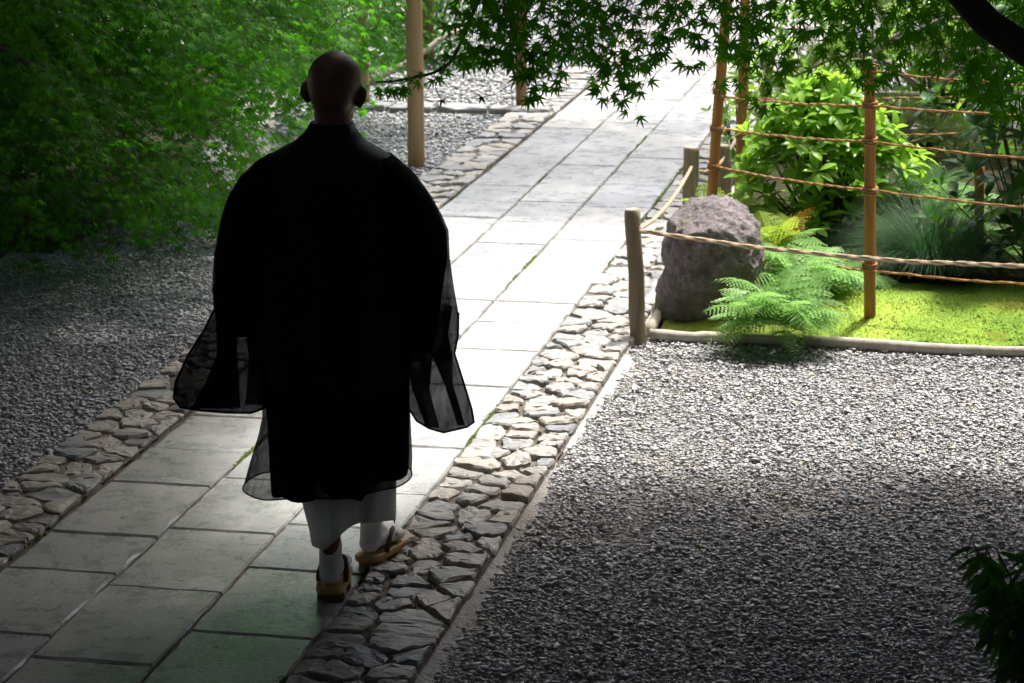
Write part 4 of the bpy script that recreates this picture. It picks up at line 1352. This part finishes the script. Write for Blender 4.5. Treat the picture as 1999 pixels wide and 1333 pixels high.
# ---- dark shrub reaching in at the lower right
def nandina(base):
    root = empty('drooping_shrub', base, 'dark shrub with drooping pointed leaves in the near shade', 'shrub')
    b = Vector(base)
    P, Tp, Nn, Sz = [], [], [], []
    ends = []
    for i in range(40):
        px_ = random.uniform(1915, 2120); py_ = random.uniform(1060, 1300)
        if i < 3: px_, py_ = 1900 + 22 * i, 1062 + 4 * i
        e = PV(px_, py_, 5.75 + random.uniform(-.15, .25))
        m = b.lerp(e, .6) + Vector((.06, 0, .10))
        br = MB(); br.tube([b, m, e], [.008, .005, .002], 5); br.build('stem', M['bark'], root, True)
        ends.append((m, e))
    for m, e in ends:
        for k in range(15):
            p = m.lerp(e, random.uniform(.35, 1.02))
            tip = Vector((random.gauss(-.45, .75), random.gauss(0, .5), -random.uniform(.15, 1.0)))
            P.append(p); Tp.append(tip); Nn.append(Vector((random.gauss(-.3, .3), -.5, .8))); Sz.append(random.uniform(.055, .095))
    P = np.array(P); R = frames(np.array(Tp), np.array(Nn))
    tpl = (OVAL[0] * np.array([.46, 1, 1]), OVAL[1])
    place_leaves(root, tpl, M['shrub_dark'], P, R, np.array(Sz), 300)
nandina((1.25, 5.85, -.02))

# fallen leaves on the gravel
ms = single_meshes('fallen_leaf', MAP_HI, M['dry'], 2)
for (x, y) in ((1462, 1013), (1690, 1087), (1790, 1143), (1317, 1180), (1543, 1195), (1850, 1165), (1245, 1010), (1700, 940), (1985, 1020), (1400, 1270), (240, 1010), (70, 940), (155, 870)):
    g = G(x, y, .006)
    o = bpy.data.objects.new('fallen_leaf', ms[0]); COL.objects.link(o)
    o.matrix_basis = Matrix.Translation(g) @ Euler((random.uniform(-.4, .4), random.uniform(-.4, .4), random.uniform(0, 6))).to_matrix().to_4x4() @ Matrix.Scale(random.uniform(.022, .032), 4)
    tag(o, 'small dry tan leaf lying on the grey gravel', 'leaf', 'fallen leaves on the gravel')

# ================================================================== THE MONK
MY = 7.58
O = G(665, 1150)
O = Vector((O.x, MY, 0))
person = empty('person', O, 'shaven headed person in black robe and white socks walking away on the slabs', 'person')

def MP(px, py, dy=0.0):
    return PV(px, py, MY + dy)

_b = bmesh.new(); bmesh.ops.create_icosphere(_b, subdivisions=3, radius=1)
_b.verts.ensure_lookup_table()
SPH = (np.array([tuple(q.co) for q in _b.verts]), np.array([[q.index for q in f.verts] for f in _b.faces]))
_b.free()

def blob(name, parts, voxel, mat, parent, smooth=4):
    """ellipsoids and tapered limbs melted into one continuous skin"""
    VV, TT = [], []
    def ell(c, r, rot=None):
        v = SPH[0] * np.array(r)
        if rot is not None: v = v @ np.array(rot).T
        TT.append(SPH[1] + sum(len(q) for q in VV)); VV.append(v + np.array(c))
    for p in parts:
        if p[0] == 'e': ell(*p[1:])
        else:
            _, a, b, ra, rb = p
            a, b = Vector(a), Vector(b)
            n = max(2, int((b - a).length / (min(ra, rb) * .35)))
            for i in range(n + 1):
                t = i / n; r = ra + (rb - ra) * t
                ell(a.lerp(b, t), (r, r, r))
    me = np_mesh(name, np.concatenate(VV), np.concatenate(TT))
    tmp = bpy.data.objects.new(name, me); COL.objects.link(tmp)
    md = tmp.modifiers.new('r', 'REMESH'); md.mode = 'VOXEL'; md.voxel_size = voxel
    ms_ = tmp.modifiers.new('s', 'SMOOTH'); ms_.iterations = smooth; ms_.factor = .5
    dg = bpy.context.evaluated_depsgraph_get()
    nm = bpy.data.meshes.new_from_object(tmp.evaluated_get(dg))
    bpy.data.objects.remove(tmp); bpy.data.meshes.remove(me)
    nm.name = name
    base = person.location
    nm.transform(Matrix.Translation(-base))
    nm.polygons.foreach_set('use_smooth', [True] * len(nm.polygons))
    nm.materials.clear(); nm.materials.append(mat)
    return link(name, nm, None, parent)

LF = G(641, 1181); RF = G(710, 1117)           # back edges of the two sandals
LYAW, RYAW = -.10, -.45
def foot_frame(F, yaw, fwd=0.0):
    return Matrix.Translation(F) @ Matrix.Rotation(yaw, 4, 'Z')
FL, FR = foot_frame(LF, LYAW), foot_frame(RF, RYAW)
GH = .052
# body --------------------------------------------------------------
hc = MP(653, 172, .02)                         # middle of the skull
HR = Euler((math.radians(-4), math.radians(4), math.radians(-9))).to_matrix()
def hp(x, y, z): return hc + HR @ Vector((x, y, z))
parts = [('e', hp(0, -.008, .022), (.0820, .094, .090), HR), ('e', hp(0, .025, -.015), (.070, .080, .085), HR), ('e', hp(0, -.035, -.012), (.068, .064, .066), HR),
         ('e', hp(0, .055, -.075), (.052, .050, .052), HR), ('e', hp(0, .078, -.10), (.028, .024, .024), HR),
         ('e', hp(0, .104, -.028), (.012, .020, .024), HR), ('e', hp(0, .088, .012), (.048, .016, .014), HR), ('e', hp(0, .092, -.068), (.022, .014, .009), HR),
         ('e', hp(-.03, .086, -.006), (.013, .010, .009), HR), ('e', hp(.03, .086, -.006), (.013, .010, .009), HR)]
for sg in (-1, 1):
    er_ = HR @ Euler((math.radians(-8), 0, sg * math.radians(-35))).to_matrix()
    parts += [('e', hp(sg * .086, -.006, -.016), (.020, .009, .031), er_), ('e', hp(sg * .080, .004, -.040), (.013, .009, .015), er_)]
neck0 = MP(650, 232, 0); chest = Vector((MP(648, 330).x, MY + .0, MP(648, 330).z))
parts += [('c', hp(0, -.015, -.05), neck0, .058, .056), ('c', neck0, chest, .056, .07)]
pelv = Vector((MP(655, 700).x, MY, .86))
parts += [('e', (chest + pelv) / 2 + Vector((0, .01, .12)), (.15, .10, .22)), ('e', pelv + Vector((0, 0, .05)), (.15, .10, .14)), ('c', chest + Vector((-.12, 0, -.02)), chest + Vector((.12, 0, -.02)), .06, .06)]
for sg in (-1, 1):
    sh = chest + Vector((sg * .17, 0, -.03)); el_ = chest + Vector((sg * .26, .02, -.31)); wr = chest + Vector((sg * .06, .22, -.40))
    parts += [('c', sh, el_, .048, .038), ('c', el_, wr, .036, .024)]
    palm = wr + Vector((-sg * .035, .03, .0))
    parts += [('c', wr, palm, .024, .026)]
    for k, (dz, ln) in enumerate(((.027, .070), (.010, .078), (-.008, .072), (-.025, .058))):
        kn = palm + Vector((-sg * .03, .03, dz)); t1 = kn + Vector((-sg * ln * .6, .012, -.006))
        parts += [('c', palm + Vector((-sg * .01, .012, dz * .8)), kn, .0095, .009), ('c', kn, t1, .009, .0075)]
    parts += [('c', palm + Vector((0, -.005, .02)), palm + Vector((-sg * .04, .005, .05)), .010, .0085)]
for F_, sg in ((FL, -1), (FR, 1)):
    ank = F_ @ Vector((0, .05, GH + .10)); kne = Vector((O.x + sg * .075 + (.0 if sg < 0 else .03), MY + (-.03 if sg < 0 else .10), .46))
    hip = pelv + Vector((sg * .08, 0, 0))
    parts += [('c', hip, kne, .075, .052), ('c', kne, ank + Vector((0, 0, .06)), .050, .034), ('c', ank + Vector((0, 0, .06)), ank, .034, .032)]
    parts += [('c', F_ @ Vector((0, .05, GH + .06)), F_ @ Vector((0, .17, GH + .03)), .024, .020)]
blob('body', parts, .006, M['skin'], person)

# socks and sandals --------------------------------------------------
for F_, top in ((FL, .125), (FR, .135)):
    f = lambda x, y, z: F_ @ Vector((x, y, GH + z))
    sp = [('e', f(0, .042, .036), (.034, .038, .035)), ('c', f(0, .05, .05), f(0, .056, top), .036, .036), ('c', f(0, .06, .045), f(.0, .13, .036), .036, .034),
          ('c', f(0, .13, .034), f(.0, .185, .028), .033, .030), ('c', f(-.016, .17, .026), f(-.020, .215, .022), .024, .019), ('c', f(.016, .17, .026), f(.020, .205, .021), .024, .018),
          ('c', f(0, .075, .08), f(0, .12, .045), .030, .026)]
    if F_ is FL: sp.append(('c', f(.020, .17, .024), f(.022, .215, .021), .022, .018))
    blob('sock', sp, .005, M['sock'], person, 3)
    base = person.location
    sn = bpy.data.objects.new('sandal', None); COL.objects.link(sn); sn.parent = person; sn.location = F_.translation - base
    # board with rounded ends
    bm_ = MB(); prof = []
    for i in range(28):
        a = 2 * math.pi * i / 28
        cx, sy = math.cos(a), math.sin(a)
        x = .046 * math.copysign(abs(cx) ** .45, cx); y = .118 + .122 * math.copysign(abs(sy) ** .5, sy)
        prof.append((x, y))
    rings = [[F_ @ Vector((x * k, .118 + (y - .118) * (1 - (1 - k) * .4), z)) for x, y in prof] for k, z in ((.97, .033), (1, .036), (1, .049), (.97, GH))]
    bm_.loft(rings); bm_.build('board', M['geta'], sn)
    for y0 in (.045, .15):
        tb = MB(); tb.add([F_ @ Vector(p) for p in [(-.043, y0, .001), (.043, y0, .001), (.043, y0 + .03, .001), (-.043, y0 + .03, .001), (-.041, y0 - .003, .033), (.041, y0 - .003, .033), (.041, y0 + .033, .033), (-.041, y0 + .033, .033)]],
                          [(0, 3, 2, 1), (4, 5, 6, 7), (0, 1, 5, 4), (1, 2, 6, 5), (2, 3, 7, 6), (3, 0, 4, 7)])
        tb.build('tooth', M['geta'], sn)
    for sg in (-1, 1):
        st = MB()
        c0, c1, c2, c3 = Vector((sg * .042, .075, GH - .002)), Vector((sg * .046, .10, GH + .052)), Vector((sg * .03, .15, GH + .078)), Vector((0, .185, GH + .03))
        pts = []
        for i in range(15):
            t = i / 14
            pts.append(F_ @ (c0 * (1-t)**3 + c1 * 3*t*(1-t)**2 + c2 * 3*t*t*(1-t) + c3 * t**3))
        st.tube(pts, .0075, 8, True, .02, twist=.9, lobes=2, lob=.22); st.build('strap', M['strap'], sn, True)

# robe ----------------------------------------------------------------
def ringrow(vl, xl, vr, xr, dep, yc=0.0, n=56, fold=0.0, fk=9, ph=0.0, pw=1.0, off=0.0):
    L, Rr = MP(xl, vl, yc), MP(xr, vr, yc)
    out = []
    for i in range(n):
        a = 2 * math.pi * i / n
        cx, sy = math.cos(a), math.sin(a)
        t = .5 + .5 * math.copysign(abs(cx) ** pw, cx)
        p = L.lerp(Rr, t)
        f = fold * math.sin(fk * a + ph + 1.3 * math.sin(2 * a + ph)) * abs(sy)
        p.y = MY + yc + (dep + f) * math.copysign(abs(sy) ** .85, sy)
        out.append(p)
    return out

rb = MB()
rows = [(241, 612, 241, 686, .058, .0), (238, 606, 239, 690, .064, .0), (258, 594, 258, 700, .082, .0), (276, 574, 276, 715, .10, .0), (294, 540, 294, 748, .118, .001), (318, 500, 316, 780, .135, .002),
        (350, 485, 350, 800, .15, .003), (420, 478, 420, 806, .165, .004), (520, 485, 520, 806, .172, .006), (650, 498, 650, 802, .172, .008), (760, 513, 760, 799, .17, .010),
        (810, 522, 810, 799, .165, .012), (850, 524, 850, 799, .168, .014), (905, 527, 890, 799, .172, .016), (947, 530, 924, 797, .176, .018), (948, 534, 925, 793, .172, .018), (900, 540, 890, 790, .155, .01), (850, 540, 850, 782, .14, .0)]
rings = [ringrow(r[0], r[1], r[2], r[3], r[4], 0, fold=r[5] * 1.5, fk=8, ph=.4, pw=.9) for r in rows]
for ri in (13, 14, 15, 16):
    kf = {13: .45, 14: 1, 15: 1, 16: .6}[ri]
    cxm = sum((p.x for p in rings[ri])) / len(rings[ri])
    rings[ri] = [Vector((p.x, MY + (p.y - MY) * (1 + kf * .09 * math.sin(11 * math.atan2(p.y - MY, p.x - cxm) + .6) * (1 if abs(p.y - MY) > .03 else 0)), p.z + kf * .006 * math.sin(7 * math.atan2(p.y - MY, p.x - cxm)))) for p in rings[ri]]
for ri in (14, 15):                            # uneven hem: overlap edge hangs lower
    rings[ri] = [p + Vector((0, 0, -.013 if (p.x < MP(716, 960).x and p.y < MY) else .011)) for p in rings[ri]]
rb.loft(rings, cap0=True, cap1=True)
robe = rb.build('robe', M['robe'], person, True)
gz = MB()
rows = [(770, 512, 770, 800, .176, .010), (810, 513, 810, 801, .178, .012), (850, 504, 850, 803, .183, .014), (905, 487, 890, 805, .190, .017), (949, 475, 926, 804, .196, .020)]
gr = [ringrow(r[0], r[1], r[2], r[3], r[4], 0, fold=r[5], fk=8, ph=.4, pw=.9) for r in rows]
gr.insert(0, ringrow(690, 500, 690, 800, .155, 0, fold=.008, fk=8, ph=.4, pw=.9)); gz.loft(gr, False, False); ov = gz.build('sheer_overskirt', M['gauze'], person, True)
hm = MB(); hm.tube(gr[-1] + gr[-1][:1], .0024, 6, False); hm.build('hem', M['robe'], ov, True)
# centre back seam
cb = MB(); cpts = [MP(607, 243, -.02), MP(598, 258, -.05), MP(620, 262, -.098), MP(650, 264, -.108), MP(680, 262, -.098), MP(698, 258, -.05), MP(690, 243, -.02)]
sm = MB(); sm.tube([MP(652, 330, -.148), MP(650, 450, -.178), MP(650, 600, -.185), MP(650, 740, -.186)], .0035, 6); sm.build('seam', M['robe'], robe)

def sleeve(name, rows, hem_pts, inner, nop=1):
    mb = MB(); rings = [ringrow(r[0], r[1], r[2], r[3], r[4], r[5], n=40, fold=r[6], fk=7, ph=1.1) for r in rows]
    mb.loft(rings)
    s = mb.build(name, M['gauze'], person, True)
    hm = MB(); hm.tube([MP(x, y, d) for x, y, d in hem_pts], .0036, 6); hm.build('hem', M['robe'], s, True)
    for q_, rr in enumerate(inner):
        ib = MB(); rings = [ringrow(r[0], r[1], r[2], r[3], r[4], r[5], n=28, fold=.004, fk=5) for r in rr]
        ib.loft(rings, False, False); ib.build('lining', M['robe'] if q_ == 0 else M['gauze'], s, True)
    return s
sleeve('sleeve', [(302, 522, 302, 580, .07, 0, 0), (318, 496, 318, 580, .10, 0, 0), (345, 468, 345, 580, .125, 0, .002), (385, 444, 385, 580, .135, 0, .004), (430, 430, 430, 580, .135, 0, .006), (500, 418, 500, 575, .13, 0, .006),
                  (560, 415, 560, 570, .12, .0, .006), (605, 418, 605, 560, .105, .01, .006), (645, 398, 645, 550, .085, .02, .006), (695, 366, 695, 540, .07, .02, .006), (745, 343, 745, 530, .055, .02, .006), (778, 339, 780, 524, .04, .02, .005),
                  (795, 352, 797, 516, .022, .02, .003), (801, 385, 804, 500, .006, .02, 0)],
       [(418, 605, .01), (398, 645, .02), (366, 695, .02), (343, 745, .02), (339, 778, .02), (352, 795, .02), (390, 801, .02), (440, 805, .02), (490, 806, .02), (515, 797, .02), (524, 780, .02)],
       [[(320, 500, 320, 580, .08, 0), (345, 471, 345, 578, .105, 0), (385, 447, 385, 578, .115, 0), (430, 433, 430, 578, .115, 0), (500, 421, 500, 573, .11, 0), (560, 418, 560, 565, .10, 0), (606, 421, 606, 520, .085, .01), (650, 432, 650, 500, .06, .015)],
        [(600, 421, 600, 480, .075, .01), (690, 424, 690, 452, .045, .02), (745, 402, 745, 446, .03, .02), (796, 374, 796, 450, .008, .02)],
        [(590, 424, 590, 470, .07, .01), (690, 436, 690, 462, .04, .02), (796, 396, 796, 470, .01, .02)],
        [(640, 478, 640, 560, .06, .02), (700, 486, 700, 540, .045, .02), (790, 478, 790, 520, .01, .02)]])
sleeve('sleeve', [(300, 720, 304, 768, .07, 0, 0), (320, 720, 322, 788, .10, 0, 0), (345, 720, 345, 813, .125, 0, .002), (385, 720, 385, 842, .135, 0, .004), (425, 720, 425, 864, .135, 0, .005), (452, 725, 452, 876, .13, 0, .006), (500, 730, 500, 878, .125, 0, .006),
                  (560, 740, 560, 886, .115, 0, .006), (610, 750, 610, 895, .10, .01, .006), (655, 765, 655, 894, .085, .01, .006), (690, 785, 690, 887, .075, .01, .006), (750, 795, 750, 906, .06, .01, .006), (800, 800, 800, 921, .04, .01, .005),
                  (824, 815, 824, 925, .024, .01, .003), (836, 838, 834, 908, .012, .01, .002), (844, 862, 843, 870, .004, .01, 0)],
       [(895, 610, .01), (894, 655, .01), (887, 690, .01), (906, 750, .01), (921, 800, .01), (925, 824, .01), (912, 833, .01), (866, 844, .01), (838, 836, .01), (814, 822, .01), (800, 800, .01)],
       [[(320, 720, 322, 784, .08, 0), (345, 720, 345, 809, .105, 0), (385, 722, 385, 838, .115, 0), (425, 722, 425, 860, .115, 0), (452, 727, 452, 872, .11, 0), (500, 732, 500, 874, .105, 0), (540, 740, 540, 868, .10, 0), (610, 752, 610, 858, .085, .01), (680, 780, 680, 845, .05, .01)],
        [(600, 760, 600, 884, .07, .01), (650, 775, 650, 874, .06, .01), (700, 795, 700, 884, .045, .01)],
        [(685, 840, 685, 884, .045, .01), (750, 868, 750, 884, .03, .01), (800, 884, 800, 899, .02, .01), (830, 893, 830, 908, .006, .01)],
        [(690, 790, 690, 845, .05, .01), (760, 805, 760, 838, .03, .01), (835, 832, 835, 858, .006, .01)]])

# pale under-robe showing below the hem
ub = MB(); rows_n = 10; cols = 48
bot = [(606, 1050), (612, 1066), (634, 1074), (655, 1056), (672, 1036), (695, 1021), (725, 1020), (769, 1015)]
def botv(x):
    for (a, b), (c, d) in zip(bot, bot[1:]):
        if a <= x <= c: return b + (d - b) * (x - a) / (c - a)
    return bot[0][1] if x < bot[0][0] else bot[-1][1]
rings = []
for r in range(rows_n):
    t = r / (rows_n - 1); ring = []
    for k in range(cols):
        a = 2 * math.pi * k / cols; cx, sy = math.cos(a), math.sin(a)
        x_top = 672 + 100 * cx
        x_bot = 690 + 82 * cx if sy > 0 else 689 + 80 * cx
        xx = x_top + (x_bot - x_top) * t ** 1.1
        vb = botv(xx) if sy < 0 else min(botv(xx), 1024)
        v_ = 900 + (vb - 900) * t
        lob_ = max(0, min(1, (705 - xx) / 45)) * t
        dep = (.125 + .010 * math.sin(5 * a) + .006 * math.sin(13 * a + 3 * t) + (.10 * lob_ if sy < 0 else 0)) * math.copysign(abs(sy) ** .8, sy)
        p = MP(xx, v_ - (10 if sy > 0 else 0), 0)
        q = PV(xx, v_, MY + dep) if sy < 0 else p
        ring.append(Vector((q.x if sy < 0 else p.x, MY + dep, q.z if sy < 0 else p.z - .01)))
    rings.append(ring)
ub.loft(rings, cap0=True, cap1=False)
under = ub.build('under_robe', M['under'], person, True)
sol = under.modifiers.new('thickness', 'SOLIDIFY'); sol.thickness = .003

# ================================================================== UNSEEN GATE ADDED AROUND THE CAMERA (keeps the near ground in shade)
pf = MB(); pf.box((-3.4, -4.2, -.03), (3.4, .6, .95)); pf.box((-2.2, .6, -.03), (2.2, 1.0, .62)); pf.box((-2.2, 1.0, -.03), (2.2, 1.4, .30))
tag(pf.build('stone_platform', M['slab']), 'stepped stone platform of the gate', kind='structure')
gate = empty('shade_gate', (0, -1.5, .95), 'added unseen timber gate, roof and walls shaped to shade the near ground', 'gate')
for x in (-3.0, 3.0):
    for y in (-3.6, .2):
        mb = MB(); mb.tube([(x, y, .95), (x, y, 4.2)], [.17, .16], 14); mb.build('column', M['gate_wood'], gate, True)
    mb = MB(); mb.box((x - .05, -3.43, .95), (x + .05, .03, 4.0)); mb.build('side_wall', M['plaster'], gate)
mb = MB(); mb.box((-2.83, -3.68, .95), (2.83, -3.56, 4.0)); mb.build('back_wall', M['plaster'], gate)
for x in (-4.6, 4.6):
    mb = MB(); mb.tube([(x, 5.4, -.03), (x, 5.4, 3.6)], [.15, .14], 14); mb.build('column', M['gate_wood'], gate, True)
    mb = MB(); mb.box((x - .04, .5, -.03), (x + .04, 5.25, 3.55)); mb.build('side_wall', M['plaster'], gate)
    mb = MB(); mb.box((min(x, x * .66), .3, -.03), (max(x, x * .66), .45, 4.0)); mb.build('front_wall', M['plaster'], gate)
for y in (-3.6, .2):
    mb = MB(); mb.box((-3.9, y - .1, 4.2), (3.9, y + .1, 4.5)); mb.build('beam', M['gate_wood'], gate)
X, ye, ze = 7.0, 5.7, 3.85  # roof spread wide and forward as an unseen light blocker
mb = MB(); mb.add([(-X, ye, ze), (X, ye, ze), (X, -1.7, 6.0), (-X, -1.7, 6.0), (X, -6.4, 4.2), (-X, -6.4, 4.2), (-X, ye, ze + .16), (X, ye, ze + .16), (X, -1.7, 6.2), (-X, -1.7, 6.2), (X, -6.4, 4.38), (-X, -6.4, 4.38)],
           [(0, 1, 2, 3), (3, 2, 4, 5), (6, 9, 8, 7), (9, 11, 10, 8), (0, 6, 7, 1), (5, 4, 10, 11), (0, 3, 9, 6), (3, 5, 11, 9), (1, 7, 8, 2), (2, 8, 10, 4)])
mb.build('roof', M['tile'], gate)
print('edging', n1, n2, 'gravel', n_grav)
